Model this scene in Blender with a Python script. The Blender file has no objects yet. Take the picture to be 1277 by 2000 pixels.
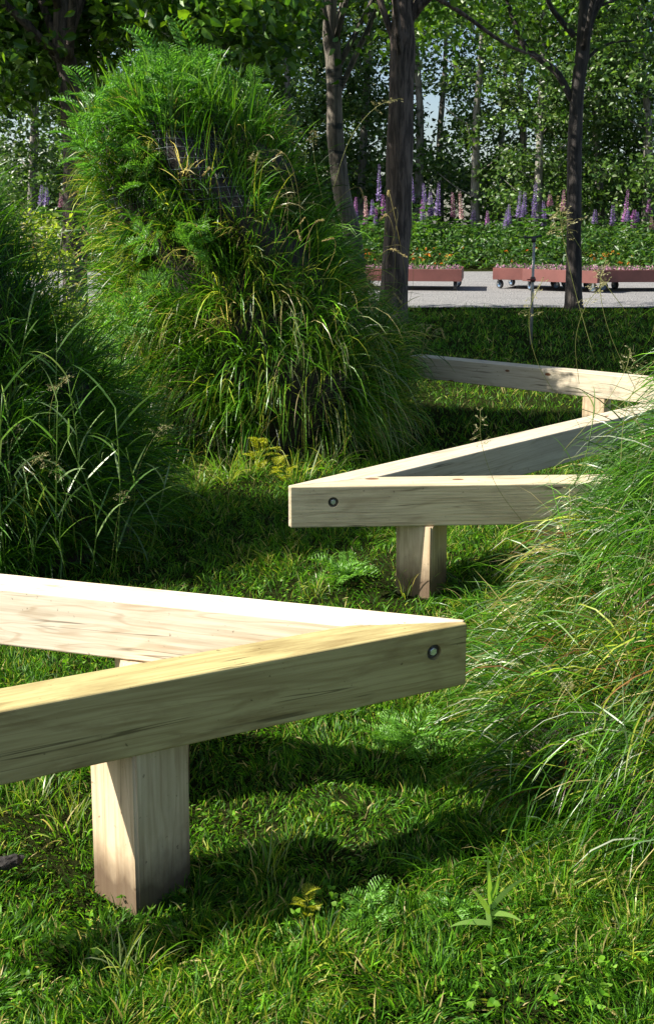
import bpy, bmesh, math, random
import numpy as np
from mathutils import Vector, Matrix, noise

R = math.radians
random.seed(7)
rng = np.random.default_rng(11)
sc = bpy.context.scene
col = sc.collection

# ------------------------------------------------------------------ camera
F = 2000.0            # focal length in photo pixels (photo 1277 x 2000)
YH = 440.0            # horizon row in the photo
PITCH = R(8)
H = 1.375             # eye height
YC = YH + F * math.tan(PITCH)
cam_d = bpy.data.cameras.new('camera')
cam = bpy.data.objects.new('camera', cam_d)
col.objects.link(cam)
cam.location = (0, 0, H)
cam.rotation_euler = (R(90) - PITCH, 0, 0)
cam_d.sensor_fit = 'VERTICAL'
cam_d.sensor_height = 36
cam_d.sensor_width = 36
cam_d.lens = 36 * F / 2000
cam_d.shift_y = (YC - 1000) / 2000
cam_d.clip_start = 0.05
cam_d.clip_end = 3000
sc.camera = cam


def ray(px, py):
    x, y = (px - 638.5) / F, (py - YC) / F
    c, s = math.cos(PITCH), math.sin(PITCH)
    return Vector((x, c - y * s, -s - y * c))


def atz(px, py, z=0.0):
    d = ray(px, py)
    return Vector((0, 0, H)) + d * ((z - H) / d.z)


def atd(px, py, Y):
    d = ray(px, py)
    return Vector((0, 0, H)) + d * (Y / d.y)


def proj(v):
    c, s_ = math.cos(PITCH), math.sin(PITCH)
    z = v.z - H
    f = v.y * c - z * s_
    return 638.5 + F * v.x / f, YC - F * (v.y * s_ + z * c) / f


# ------------------------------------------------------------------ light
SUN_EL = R(40)
SUN_DIR = Vector((-math.cos(SUN_EL), -0.065, math.sin(SUN_EL))).normalized()
w = bpy.data.worlds.new('World')
sc.world = w
w.use_nodes = True
nt = w.node_tree
bg = nt.nodes['Background']
sky = nt.nodes.new('ShaderNodeTexSky')
sky.sky_type = 'NISHITA'
sky.sun_disc = False
sky.sun_elevation = SUN_EL
sky.sun_rotation = R(270)
sky.dust_density = 1.6
nt.links.new(sky.outputs[0], bg.inputs[0])
bg.inputs[1].default_value = 0.068
sun_d = bpy.data.lights.new('sun', 'SUN')
sun_d.energy = 5.0
sun_d.angle = R(0.5)
sun_d.color = (1.0, 0.94, 0.84)
sun = bpy.data.objects.new('sun', sun_d)
sun.rotation_euler = SUN_DIR.to_track_quat('Z', 'Y').to_euler()
sun.location = (-20, 0, 15)
col.objects.link(sun)
vs = sc.view_settings
vs.view_transform = 'Standard'
vs.look = 'None'
vs.exposure = 1.3
vs.gamma = 1
vs.use_curve_mapping = False
try:
    sc.cycles.use_denoising = True
    sc.cycles.max_bounces = 8
    sc.cycles.transparent_max_bounces = 4
except Exception:
    pass

# ------------------------------------------------------------------ helpers


def tag(o, label=None, cat=None, group=None, kind=None):
    for k, v in (('label', label), ('category', cat), ('group', group), ('kind', kind)):
        if v:
            o[k] = v
    return o


def link(name, data, parent=None, mat=None):
    o = bpy.data.objects.new(name, data)
    col.objects.link(o)
    if parent is not None:
        o.parent = parent
    if mat is not None and data is not None and not data.materials:
        data.materials.append(mat)
    return o


def empty(name, loc=(0, 0, 0), rz=0.0):
    o = bpy.data.objects.new(name, None)
    o.location = loc
    o.rotation_euler = (0, 0, rz)
    o.empty_display_size = 0.1
    col.objects.link(o)
    return o


def copy_tree(o, parent=None):
    c = o.copy()
    col.objects.link(c)
    c.parent = parent
    for ch in o.children:
        copy_tree(ch, c)
    return c


def npmesh(name, V, T, C=None, smooth=True):
    """triangles or quads from numpy arrays, optional per-vertex colour 'col'"""
    V = np.ascontiguousarray(V, dtype=np.float32)
    T = np.ascontiguousarray(T, dtype=np.int32)
    k = T.shape[1]
    me = bpy.data.meshes.new(name)
    me.vertices.add(len(V))
    me.vertices.foreach_set('co', V.ravel())
    me.loops.add(T.size)
    me.loops.foreach_set('vertex_index', T.ravel())
    me.polygons.add(len(T))
    me.polygons.foreach_set('loop_start', np.arange(0, T.size, k, dtype=np.int32))
    me.polygons.foreach_set('use_smooth', np.full(len(T), smooth))
    if C is not None:
        a = me.attributes.new('col', 'FLOAT_COLOR', 'POINT')
        c4 = np.ones((len(V), 4), dtype=np.float32)
        c4[:, :3] = C
        a.data.foreach_set('color', c4.ravel())
    me.update(calc_edges=True)
    return me


def nrm(a):
    return a / np.maximum(np.linalg.norm(a, axis=-1, keepdims=True), 1e-9)


def pick(cols, weights, n, var=0.18):
    cols = np.array(cols)
    wgt = np.array(weights, float)
    i = rng.choice(len(cols), n, p=wgt / wgt.sum())
    return cols[i] * (1 + rng.normal(0, var, (n, 1))).clip(0.45, 1.7)


def blades(P, D, L, W, droop, nseg=4, cols=None, curl=0.0, shape=0.6, face=None):
    """grass ribbons: roots P, start directions D, length L, width W, droop per blade"""
    n = len(P)
    d = nrm(D.copy())
    p = P.copy()
    if face is None:
        face = rng.normal(0, 1, (n, 3))
    side = nrm(np.cross(d, face))
    swirl = rng.normal(0, curl, (n, 3)) if curl else 0
    rows = []
    for k in range(nseg + 1):
        t = k / nseg
        if k < nseg:
            ww = (W * (0.55 + 0.45 * min(1, t * 4)) * (1 - t ** 2 * shape))[:, None] * 0.5
            rows += [p - side * ww, p + side * ww]
        else:
            rows.append(p)
        p = p + d * (L / nseg)[:, None]
        d = d + np.array([0, 0, -1.0]) * (droop / nseg)[:, None] * (0.5 + t) + (swirl / nseg if curl else 0)
        d = nrm(d)
        side = nrm(side - d * (side * d).sum(1, keepdims=True))
    V = np.stack(rows, 1)
    m = V.shape[1]
    tr = []
    for k in range(nseg - 1):
        a = 2 * k
        tr += [(a, a + 1, a + 3), (a, a + 3, a + 2)]
    a = 2 * (nseg - 1)
    tr.append((a, a + 1, a + 2))
    T = (np.arange(n)[:, None, None] * m + np.array(tr)[None]).reshape(-1, 3)
    C = None if cols is None else np.repeat(cols, m, 0)
    return V.reshape(-1, 3), T, C


def leaves(P, D, L, W, cols, fold=0.25):
    """folded pointed leaves: base P, direction D"""
    n = len(P)
    d = nrm(D)
    s = nrm(np.cross(d, rng.normal(0, 1, (n, 3))))
    u = np.cross(s, d)
    Lc, Wc = L[:, None], W[:, None]
    V = np.stack([P,
                  P + d * Lc * 0.42 + s * Wc * 0.5 + u * Wc * fold,
                  P + d * Lc,
                  P + d * Lc * 0.42 - s * Wc * 0.5 + u * Wc * fold], 1)
    T = (np.arange(n)[:, None, None] * 4 + np.array([(0, 1, 2), (0, 2, 3)])[None]).reshape(-1, 3)
    return V.reshape(-1, 3), T, np.repeat(cols, 4, 0)


def oval_leaves(P, D, L, W, cols, fold=0.18):
    n = len(P)
    d = nrm(D)
    s = nrm(np.cross(d, rng.normal(0, 1, (n, 3))))
    u = np.cross(s, d)
    Lc, Wc = L[:, None], W[:, None]
    V = np.stack([P, P + d * Lc * .25 + s * Wc * .42 + u * Wc * fold, P + d * Lc * .58 + s * Wc * .44 + u * Wc * fold * .6, P + d * Lc - u * Lc * .12,
                  P + d * Lc * .58 - s * Wc * .44 + u * Wc * fold * .6, P + d * Lc * .25 - s * Wc * .42 + u * Wc * fold, P + d * Lc * .42], 1)
    T = (np.arange(n)[:, None, None] * 7 + np.array([(0, 1, 6), (1, 2, 6), (2, 3, 6), (3, 4, 6), (4, 5, 6), (5, 0, 6)])[None]).reshape(-1, 3)
    return V.reshape(-1, 3), T, np.repeat(cols, 7, 0)


def merge(parts):
    Vs, Ts, Cs, off = [], [], [], 0
    for V, T, C in parts:
        Vs.append(V)
        Ts.append(T + off)
        Cs.append(C)
        off += len(V)
    return np.concatenate(Vs), np.concatenate(Ts), np.concatenate(Cs)


def tube(pts, radii, sides=10, wob=0.0, colr=None, cap=True):
    pts = [Vector(p) for p in pts]
    V, T = [], []
    n = len(pts)
    for i, p in enumerate(pts):
        t = (pts[min(i + 1, n - 1)] - pts[max(i - 1, 0)]).normalized()
        a = t.cross(Vector((0.31, 0.95, 0.11))).normalized()
        b = t.cross(a)
        for k in range(sides):
            th = 2 * math.pi * k / sides
            r = radii[i]
            if wob:
                r *= 1 + wob * noise.noise(Vector((math.cos(th) * 1.7 + p.x * 3, math.sin(th) * 1.7 + p.y * 3, p.z * 1.6)))
            V.append(p + a * math.cos(th) * r + b * math.sin(th) * r)
    for i in range(n - 1):
        for k in range(sides):
            a0, a1 = i * sides + k, i * sides + (k + 1) % sides
            T += [(a0, a1, a1 + sides), (a0, a1 + sides, a0 + sides)]
    if cap:
        for base in (0, (n - 1) * sides):
            for k in range(1, sides - 1):
                T.append((base, base + k, base + k + 1) if base else (base, base + k + 1, base + k))
    V = np.array([tuple(v) for v in V])
    T = np.array(T)
    C = np.tile(np.array(colr if colr is not None else (0.1, 0.1, 0.1)), (len(V), 1))
    return V, T, C


def smooth_path(ctrl, n):
    """Catmull-Rom through control points"""
    c = [Vector(p) for p in ctrl]
    c = [c[0] * 2 - c[1]] + c + [c[-1] * 2 - c[-2]]
    out = []
    m = len(c) - 3
    for i in range(n):
        u = i / (n - 1) * m
        k = min(int(u), m - 1)
        t = u - k
        p0, p1, p2, p3 = c[k:k + 4]
        out.append(0.5 * ((2 * p1) + (p2 - p0) * t + (2 * p0 - 5 * p1 + 4 * p2 - p3) * t * t + (3 * p1 - p0 - 3 * p2 + p3) * t ** 3))
    return out


# ------------------------------------------------------------------ materials


def mat(name):
    m = bpy.data.materials.new(name)
    m.use_nodes = True
    n = m.node_tree.nodes
    return m, n, m.node_tree.links, n['Principled BSDF'], n['Material Output']


def foliage_mat(name, trans=0.35, rough=0.45, spec=0.4, tint=(1.0, 1.0, 0.55)):
    m, n, l, b, out = mat(name)
    at = n.new('ShaderNodeAttribute')
    at.attribute_name = 'col'
    b.inputs['Roughness'].default_value = rough
    b.inputs['Specular IOR Level'].default_value = spec
    l.new(at.outputs['Color'], b.inputs['Base Color'])
    tr = n.new('ShaderNodeBsdfTranslucent')
    mx = n.new('ShaderNodeMix')
    mx.data_type = 'RGBA'
    mx.blend_type = 'MULTIPLY'
    mx.inputs[0].default_value = 1
    mx.inputs[7].default_value = (*[t * 1.5 for t in tint], 1)
    l.new(at.outputs['Color'], mx.inputs[6])
    l.new(mx.outputs[2], tr.inputs['Color'])
    ms = n.new('ShaderNodeMixShader')
    ms.inputs[0].default_value = trans
    l.new(b.outputs[0], ms.inputs[1])
    l.new(tr.outputs[0], ms.inputs[2])
    l.new(ms.outputs[0], out.inputs['Surface'])
    return m


def ramp(n, l, src, stops):
    r = n.new('ShaderNodeValToRGB')
    e = r.color_ramp.elements
    e[0].position, e[0].color = stops[0][0], (*stops[0][1], 1)
    e[1].position, e[1].color = stops[1][0], (*stops[1][1], 1)
    for p, c in stops[2:]:
        x = e.new(p)
        x.color = (*c, 1)
    l.new(src, r.inputs[0])
    return r


def noise_n(n, l, vec, scale, detail=4, rough=0.55, dist=0.0):
    t = n.new('ShaderNodeTexNoise')
    t.inputs['Scale'].default_value = scale
    t.inputs['Detail'].default_value = detail
    t.inputs['Roughness'].default_value = rough
    t.inputs['Distortion'].default_value = dist
    if vec is not None:
        l.new(vec, t.inputs['Vector'])
    return t


def mapping(n, l, vec, scale, loc=(0, 0, 0)):
    mp = n.new('ShaderNodeMapping')
    mp.inputs['Scale'].default_value = scale
    mp.inputs['Location'].default_value = loc
    l.new(vec, mp.inputs['Vector'])
    return mp.outputs[0]


def mixc(n, l, fac, a, b, mode='MIX'):
    mx = n.new('ShaderNodeMix')
    mx.data_type = 'RGBA'
    mx.blend_type = mode
    for src, idx in ((fac, 0), (a, 6), (b, 7)):
        if hasattr(src, 'links') or hasattr(src, 'is_linked'):
            l.new(src, mx.inputs[idx])
        elif idx == 0:
            mx.inputs[0].default_value = src
        else:
            mx.inputs[idx].default_value = (*src, 1)
    return mx.outputs[2]


def wood_mat(name, light, dark, stain, stain_amt=0.5, axis='X', seed=0.0, knots=1.0, foot=False):
    """sawn timber: growth rings cut lengthwise, knots, blotchy stains"""
    m, n, l, b, out = mat(name)
    tc = n.new('ShaderNodeTexCoord').outputs['Object']
    lo = (seed, seed * 1.7, seed * 0.6)
    long_ = (0.9, 9, 9) if axis == 'X' else (9, 9, 0.9)
    fine = (5, 130, 130) if axis == 'X' else (130, 130, 5)
    # knots: stretched voronoi distance bends the grain round them
    kv = n.new('ShaderNodeTexVoronoi')
    kv.inputs['Scale'].default_value = 1.0
    l.new(mapping(n, l, tc, (3.2, 7, 7) if axis == 'X' else (7, 7, 3.2), lo), kv.inputs['Vector'])
    kn = n.new('ShaderNodeMath')
    kn.operation = 'LESS_THAN'
    kn.inputs[1].default_value = 0.085
    l.new(kv.outputs['Distance'], kn.inputs[0])
    big = noise_n(n, l, mapping(n, l, tc, long_, lo), 1.0, 3, 0.5, 0.6)
    mul = n.new('ShaderNodeMath')
    mul.operation = 'MULTIPLY_ADD'
    mul.inputs[1].default_value = 14.0
    l.new(big.outputs['Fac'], mul.inputs[0])
    inv = n.new('ShaderNodeMath')
    inv.operation = 'DIVIDE'
    inv.inputs[0].default_value = 0.22 * knots
    add = n.new('ShaderNodeMath')
    add.operation = 'ADD'
    add.inputs[1].default_value = 0.12
    l.new(kv.outputs['Distance'], add.inputs[0])
    l.new(add.outputs[0], inv.inputs[1])
    l.new(inv.outputs[0], mul.inputs[2])
    sn = n.new('ShaderNodeMath')
    sn.operation = 'SINE'
    sc2 = n.new('ShaderNodeMath')
    sc2.operation = 'MULTIPLY'
    sc2.inputs[1].default_value = 4.2
    l.new(mul.outputs[0], sc2.inputs[0])
    l.new(sc2.outputs[0], sn.inputs[0])
    fn = noise_n(n, l, mapping(n, l, tc, fine, lo), 1.0, 3, 0.6)
    ringc = ramp(n, l, sn.outputs[0], [(0.62, light), (1.0, tuple(0.5 * a + 0.5 * d for a, d in zip(light, dark)))])
    c1 = mixc(n, l, 0.32, ringc.outputs[0], ramp(n, l, fn.outputs['Fac'], [(0.36, dark), (0.6, light)]).outputs[0])
    mg = noise_n(n, l, mapping(n, l, tc, (1.6, 62, 62) if axis == 'X' else (62, 62, 1.6), (seed, seed, 2)), 1.0, 2, 0.5, 0.15)
    mr = ramp(n, l, mg.outputs['Fac'], [(0.36, (0.62, 0.57, 0.5)), (0.50, (1, 1, 1))])
    c1 = mixc(n, l, 0.38, c1, mr.outputs[0], 'MULTIPLY')
    # blotches of dirt and weather
    st = noise_n(n, l, mapping(n, l, tc, (2.6, 7, 9) if axis == 'X' else (7, 7, 2.6), (seed * 3 + 2, 1, 4)), 1.0, 6, 0.66, 0.4)
    sr = ramp(n, l, st.outputs['Fac'], [(0.47, (0, 0, 0)), (0.72, (1, 1, 1))])
    sm = n.new('ShaderNodeMath')
    sm.operation = 'MULTIPLY'
    sm.inputs[1].default_value = stain_amt
    l.new(sr.outputs[0], sm.inputs[0])
    c2 = mixc(n, l, sm.outputs[0], c1, stain)
    sp = noise_n(n, l, mapping(n, l, tc, (70, 70, 70), lo), 1.0, 2, 0.5)
    spr = ramp(n, l, sp.outputs['Fac'], [(0.70, (0, 0, 0)), (0.76, (0.7, 0.7, 0.7))])
    c3 = mixc(n, l, spr.outputs[0], c2, tuple(0.35 * a for a in dark))
    c4 = mixc(n, l, kn.outputs[0], c3, (0.16, 0.07, 0.03))
    if foot:   # soil splashed up the foot of a post (object origin is at ground level)
        sx = n.new('ShaderNodeSeparateXYZ')
        l.new(tc, sx.inputs[0])
        nz = noise_n(n, l, mapping(n, l, tc, (22, 22, 12), lo), 1.0, 4)
        ma = n.new('ShaderNodeMath')
        ma.operation = 'MULTIPLY_ADD'
        ma.inputs[1].default_value = -0.12
        l.new(nz.outputs['Fac'], ma.inputs[0])
        l.new(sx.outputs['Z'], ma.inputs[2])
        fr = ramp(n, l, ma.outputs[0], [(0.0, (1, 1, 1)), (0.10, (0, 0, 0))])
        fm = n.new('ShaderNodeMath')
        fm.operation = 'MULTIPLY'
        fm.inputs[1].default_value = 0.85
        l.new(fr.outputs[0], fm.inputs[0])
        c4 = mixc(n, l, fm.outputs[0], c4, (0.07, 0.04, 0.025))
    # drying checks along the grain
    ck = noise_n(n, l, mapping(n, l, tc, (1.1, 34, 34) if axis == 'X' else (34, 34, 1.1), (seed, 3, 8)), 1.0, 2, 0.4)
    ab = n.new('ShaderNodeMath')
    ab.operation = 'SUBTRACT'
    ab.inputs[1].default_value = 0.5
    l.new(ck.outputs['Fac'], ab.inputs[0])
    a2 = n.new('ShaderNodeMath')
    a2.operation = 'ABSOLUTE'
    l.new(ab.outputs[0], a2.inputs[0])
    cr = ramp(n, l, a2.outputs[0], [(0.004, (1, 1, 1)), (0.014, (0, 0, 0))])
    gate = ramp(n, l, noise_n(n, l, mapping(n, l, tc, (3, 9, 9) if axis == 'X' else (9, 9, 3), (2, seed, 1)), 1.0, 2).outputs['Fac'], [(0.52, (0, 0, 0)), (0.60, (0.75, 0.75, 0.75))])
    cm = n.new('ShaderNodeMath')
    cm.operation = 'MULTIPLY'
    l.new(cr.outputs[0], cm.inputs[0])
    l.new(gate.outputs[0], cm.inputs[1])
    c4 = mixc(n, l, cm.outputs[0], c4, tuple(0.3 * q for q in dark))
    l.new(c4, b.inputs['Base Color'])
    b.inputs['Roughness'].default_value = 0.62
    b.inputs['Specular IOR Level'].default_value = 0.3
    bp = n.new('ShaderNodeBump')
    bp.inputs['Strength'].default_value = 0.25
    bp.inputs['Distance'].default_value = 0.002
    l.new(fn.outputs['Fac'], bp.inputs['Height'])
    l.new(bp.outputs[0], b.inputs['Normal'])
    return m


def plain_mat(name, c, rough=0.6, metal=0.0, var=0.25, scale=12, bump=0.0):
    m, n, l, b, out = mat(name)
    tc = n.new('ShaderNodeTexCoord').outputs['Object']
    t = noise_n(n, l, tc, scale, 5, 0.6)
    r = ramp(n, l, t.outputs['Fac'], [(0.3, tuple(x * (1 - var) for x in c)), (0.7, tuple(min(1, x * (1 + var)) for x in c))])
    l.new(r.outputs[0], b.inputs['Base Color'])
    b.inputs['Roughness'].default_value = rough
    b.inputs['Metallic'].default_value = metal
    if bump:
        bp = n.new('ShaderNodeBump')
        bp.inputs['Strength'].default_value = bump
        bp.inputs['Distance'].default_value = 0.01
        l.new(t.outputs['Fac'], bp.inputs['Height'])
        l.new(bp.outputs[0], b.inputs['Normal'])
    return m


def bark_mat(name, a, b_, ring=None, scale=1.0, bump=0.8):
    m, n, l, b, out = mat(name)
    tc = n.new('ShaderNodeTexCoord').outputs['Object']
    t = noise_n(n, l, mapping(n, l, tc, (17 * scale, 17 * scale, 2.4 * scale)), 1.0, 7, 0.68, 0.5)
    t2 = noise_n(n, l, mapping(n, l, tc, (2.2, 2.2, 1.1)), 1.0, 3, 0.5)
    r = ramp(n, l, t.outputs['Fac'], [(0.43, b_), (0.57, tuple(1.35 * q for q in a))])
    c = mixc(n, l, 0.35, r.outputs[0], ramp(n, l, t2.outputs['Fac'], [(0.35, b_), (0.65, a)]).outputs[0])
    if ring:
        t3 = noise_n(n, l, mapping(n, l, tc, (1.2, 1.2, 6.0)), 1.0, 3, 0.6, 0.2)
        rr = ramp(n, l, t3.outputs['Fac'], [(0.60, (0, 0, 0)), (0.67, (1, 1, 1))])
        c = mixc(n, l, rr.outputs[0], c, ring)
    l.new(c, b.inputs['Base Color'])
    b.inputs['Roughness'].default_value = 0.85
    bp = n.new('ShaderNodeBump')
    bp.inputs['Strength'].default_value = 1.0
    bp.inputs['Distance'].default_value = 0.07 * bump
    l.new(t.outputs['Fac'], bp.inputs['Height'])
    l.new(bp.outputs[0], b.inputs['Normal'])
    return m


M_grass = foliage_mat('grass', 0.36, 0.34, 0.42)
M_lawn = foliage_mat('lawn_grass', 0.40, 0.5, 0.22)
M_leaf = foliage_mat('leaf', 0.42, 0.42, 0.45, (1.0, 1.0, 0.35))
M_wood_leaf = foliage_mat('woodland_leaf', 0.35, 0.4, 0.5, (0.95, 1.0, 0.45))
M_petal = foliage_mat('petal', 0.3, 0.6, 0.2, (1, 1, 1))
M_seed = foliage_mat('seed_head', 0.35, 0.6, 0.2, (1, 0.95, 0.7))
M_soil = plain_mat('soil', (0.030, 0.024, 0.018), 0.95, 0, 0.5, 30, 0.6)
M_b1 = wood_mat('timber_olive', (0.47, 0.40, 0.18), (0.25, 0.19, 0.07), (0.15, 0.09, 0.03), 0.9, 'X', 2.9, 0.5)
M_b2 = wood_mat('timber_cream', (0.86, 0.77, 0.60), (0.48, 0.33, 0.19), (0.55, 0.36, 0.20), 0.5, 'X', 4.1, 1.0)
M_b3 = wood_mat('timber_grey_green', (0.58, 0.51, 0.34), (0.34, 0.27, 0.16), (0.21, 0.16, 0.10), 0.6, 'X', 7.7, 0.8)
M_b4 = wood_mat('timber_pale', (0.58, 0.51, 0.38), (0.38, 0.31, 0.21), (0.33, 0.27, 0.18), 0.5, 'X', 2.2, 0.8)
M_post = wood_mat('timber_post', (0.68, 0.54, 0.36), (0.42, 0.29, 0.17), (0.30, 0.20, 0.11), 0.5, 'Z', 5.0, 0.5, True)
M_bolt = plain_mat('galvanised_steel', (0.62, 0.66, 0.68), 0.35, 0.8, 0.15, 80)
M_dark = plain_mat('bolt_recess', (0.10, 0.09, 0.07), 0.7, 0.2, 0.3, 60)

# ------------------------------------------------------------------ ground


def gz(x, y):
    z = 0.055 * math.exp(-((x - 0.35) ** 2 + (y - 3.8) ** 2) / 0.5) - 0.060 * math.exp(-((x + 0.38) ** 2 + (y - 2.1) ** 2) / 0.10)
    z += 0.012 * noise.noise(Vector((x * 1.3, y * 1.3, 0.3)))
    if y > 30.5:
        z += min(1.0, (y - 30.5) * 0.12)
    return z


def gzv(X, Y):
    return np.array([gz(a, b) for a, b in zip(X, Y)])


def build_ground():
    ys = list(np.concatenate([np.arange(-6, 0, 1.0), np.arange(0, 9, 0.18), np.arange(9, 20, 0.5), np.arange(20, 30, 1.0),
                              np.arange(30, 45, 0.5), [50, 60, 80, 120, 200, 400, 800, 1500]]))
    xs = list(np.concatenate([[-900, -400, -200, -100, -60, -40, -25, -15, -10], np.arange(-7, -3, 0.5), np.arange(-3, 3, 0.18),
                              np.arange(3, 7, 0.5), [8, 10, 15, 25, 40, 60, 100, 200, 400, 900]]))
    V = np.array([(x, y, gz(x, y)) for y in ys for x in xs])
    nx = len(xs)
    T = np.array([(j * nx + i, j * nx + i + 1, (j + 1) * nx + i + 1, (j + 1) * nx + i) for j in range(len(ys) - 1) for i in range(nx - 1)])
    m, n, l, b, out = mat('turf_soil')
    tc = n.new('ShaderNodeTexCoord').outputs['Object']
    t = noise_n(n, l, tc, 60.0, 8, 0.75)
    r = ramp(n, l, t.outputs['Fac'], [(0.3, (0.008, 0.009, 0.004)), (0.55, (0.024, 0.030, 0.009)), (0.75, (0.060, 0.050, 0.024))])
    l.new(r.outputs[0], b.inputs['Base Color'])
    b.inputs['Roughness'].default_value = 1.0
    b.inputs['Specular IOR Level'].default_value = 0.0
    bp = n.new('ShaderNodeBump')
    bp.inputs['Distance'].default_value = 0.02
    l.new(t.outputs['Fac'], bp.inputs['Height'])
    l.new(bp.outputs[0], b.inputs['Normal'])
    tag(link('ground', npmesh('ground', V, T), None, m), kind='structure')


def build_path():
    m, n, l, b, out = mat('gravel')
    tc = n.new('ShaderNodeTexCoord').outputs['Object']
    v = n.new('ShaderNodeTexVoronoi')
    v.inputs['Scale'].default_value = 34
    l.new(tc, v.inputs['Vector'])
    t = noise_n(n, l, tc, 1.6, 6, 0.65)
    c = mixc(n, l, 0.55, ramp(n, l, v.outputs['Color'], [(0.1, (0.11, 0.11, 0.112)), (0.9, (0.27, 0.265, 0.26))]).outputs[0],
             ramp(n, l, t.outputs['Fac'], [(0.3, (0.15, 0.148, 0.145)), (0.7, (0.245, 0.24, 0.235))]).outputs[0])
    l.new(c, b.inputs['Base Color'])
    b.inputs['Roughness'].default_value = 0.95
    bp = n.new('ShaderNodeBump')
    bp.inputs['Distance'].default_value = 0.02
    l.new(v.outputs['Distance'], bp.inputs['Height'])
    l.new(bp.outputs[0], b.inputs['Normal'])
    V, T = [], []
    N = 90
    for i in range(N + 1):
        x = -30 + 66 * i / N
        e0 = 16.9 + 0.14 * noise.noise(Vector((x * 1.5, 0, 0))) + (0.035 * abs(x) if x < 0 else 0)
        e1 = 30.2 + 0.2 * noise.noise(Vector((x * 0.9, 5, 0)))
        for k in range(5):
            V.append((x, e0 + (e1 - e0) * k / 4, 0.030))
    for i in range(N):
        for k in range(4):
            a = i * 5 + k
            T.append((a, a + 5, a + 6, a + 1))
    tag(link('gravel_path', npmesh('gravel_path', np.array(V), np.array(T)), None, m), kind='structure')


build_ground()
build_path()

# ------------------------------------------------------------------ mounds


def tufts(M, nt_, per, nrm_w, up, jit, spread=.02, back=.3, keep=None):
    """roots, directions and tuft index for grass growing in tufts"""
    P, N, th, t = M.sample(nt_, back)
    if keep is not None:
        k = keep(P)
        P, N = P[k], N[k]
    m = len(P)
    dir0 = nrm(N * nrm_w + np.array(up) + rng.normal(0, jit, (m, 3)))
    cnt = rng.integers(max(2, per // 3), per * 2, m)
    idx = np.repeat(np.arange(m), cnt)
    n = len(idx)
    R_ = P[idx] + rng.normal(0, spread, (n, 3)) - N[idx] * .015
    D = dir0[idx] + rng.normal(0, .22, (n, 3))
    return R_, D, idx, m, N[idx]


class Mound:
    def __init__(s, prof, seed, amp=0.07, lump=0.05):
        s.lump = lump
        s.prof = np.array(prof, float)      # z, r, cx, cy
        s.seed = seed
        s.amp = amp
        q = s.prof
        seg = np.hypot(np.diff(q[:, 0]), np.diff(q[:, 1]))
        s.t = np.concatenate([[0], np.cumsum(seg)]) / seg.sum()

    def pos(s, th, t):
        q = s.prof
        tt = np.clip(t, 0, 1)
        z, r, cx, cy = [np.interp(tt, s.t, q[:, k]) for k in range(4)]
        a = s.seed
        f = 1 + s.amp * (np.sin(3 * th + a + z * 2) + 0.7 * np.sin(5 * th - 2.1 * a + 5 * z) + 0.5 * np.sin(9 * th + a * 3 - 7 * z))
        f = f + s.lump * (np.sin(2.3 * z * 2.2 + th * 2 + a) * np.sin(4 * th - a * 2 + z * 3.1) + .6 * np.sin(7 * z + 6 * th + a * 4))
        zz = z + 0.04 * np.sin(4 * th + a) * (1 - tt) * tt * 2
        return np.stack([cx + r * f * np.cos(th), cy + r * f * np.sin(th), zz], -1)

    def normal(s, th, t):
        e = 0.02
        du = s.pos(th + e, t) - s.pos(th - e, t)
        dv = s.pos(th, np.minimum(t + e, 1)) - s.pos(th, np.maximum(t - e, 0))
        return nrm(np.cross(du, dv) + 1e-9)

    def sample(s, n, back=0.3):
        th = rng.uniform(0, 2 * math.pi, n * 5)
        t = rng.uniform(0, 0.985, n * 5)
        r = np.interp(t, s.t, s.prof[:, 1]) / s.prof[:, 1].max()
        P = s.pos(th, t)
        N = s.normal(th, t)
        view = nrm(np.array([0, 0, H]) - P)
        fr = ((N * view).sum(1) > -0.25)
        keep = rng.uniform(0, 1, n * 5) < (0.05 + r) * np.where(fr, 1.0, back)
        i = np.where(keep)[0][:n]
        return P[i], N[i], th[i], t[i]

    def core(s):
        nt_, nth = 26, 56
        th = np.linspace(0, 2 * math.pi, nth, endpoint=False)
        V = np.concatenate([s.pos(th, np.full(nth, k / nt_)) for k in range(nt_ + 1)])
        V[:nth, 2] -= 0.05
        for i in range(len(V)):
            d = noise.noise(Vector(V[i]) * 7) * 0.03
            V[i] += d
        T = np.array([(k * nth + i, k * nth + (i + 1) % nth, (k + 1) * nth + (i + 1) % nth, (k + 1) * nth + i) for k in range(nt_) for i in range(nth)])
        return V, T

    def inside(s, X, Y, m=1.0):
        z, r, cx, cy = s.prof[0]
        return np.hypot(X - cx, Y - cy) < r * m


MA = Mound([(0, .66, -1.52, 4.42), (.3, .63, -1.53, 4.42), (.7, .50, -1.60, 4.42), (1.1, .36, -1.70, 4.42), (1.36, .28, -1.78, 4.42), (1.50, .16, -1.82, 4.42), (1.55, .02, -1.82, 4.42)], 0.7)
MB = Mound([(0, .80, -.42, 6.75), (.5, .84, -.42, 6.75), (1.0, .68, -.62, 6.75), (1.45, .64, -.80, 6.75), (1.8, .58, -.90, 6.75), (2.0, .44, -.96, 6.75), (2.10, .25, -.96, 6.75), (2.14, .02, -.94, 6.75)], 2.9, 0.05, 0.11)
MC = Mound([(0, .90, 1.40, 2.56), (.25, .75, 1.42, 2.58), (.5, .62, 1.47, 2.62), (.72, .53, 1.50, 2.62), (.96, .45, 1.53, 2.62), (1.12, .32, 1.54, 2.62), (1.22, .02, 1.55, 2.62)], 5.1, 0.05)

G_DEEP, G_MID, G_BRI, G_YEL, STRAW, G_BLUE = (.026, .085, .007), (.055, .165, .009), (.115, .27, .013), (.26, .31, .035), (.40, .34, .14), (.035, .11, .030)


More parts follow.
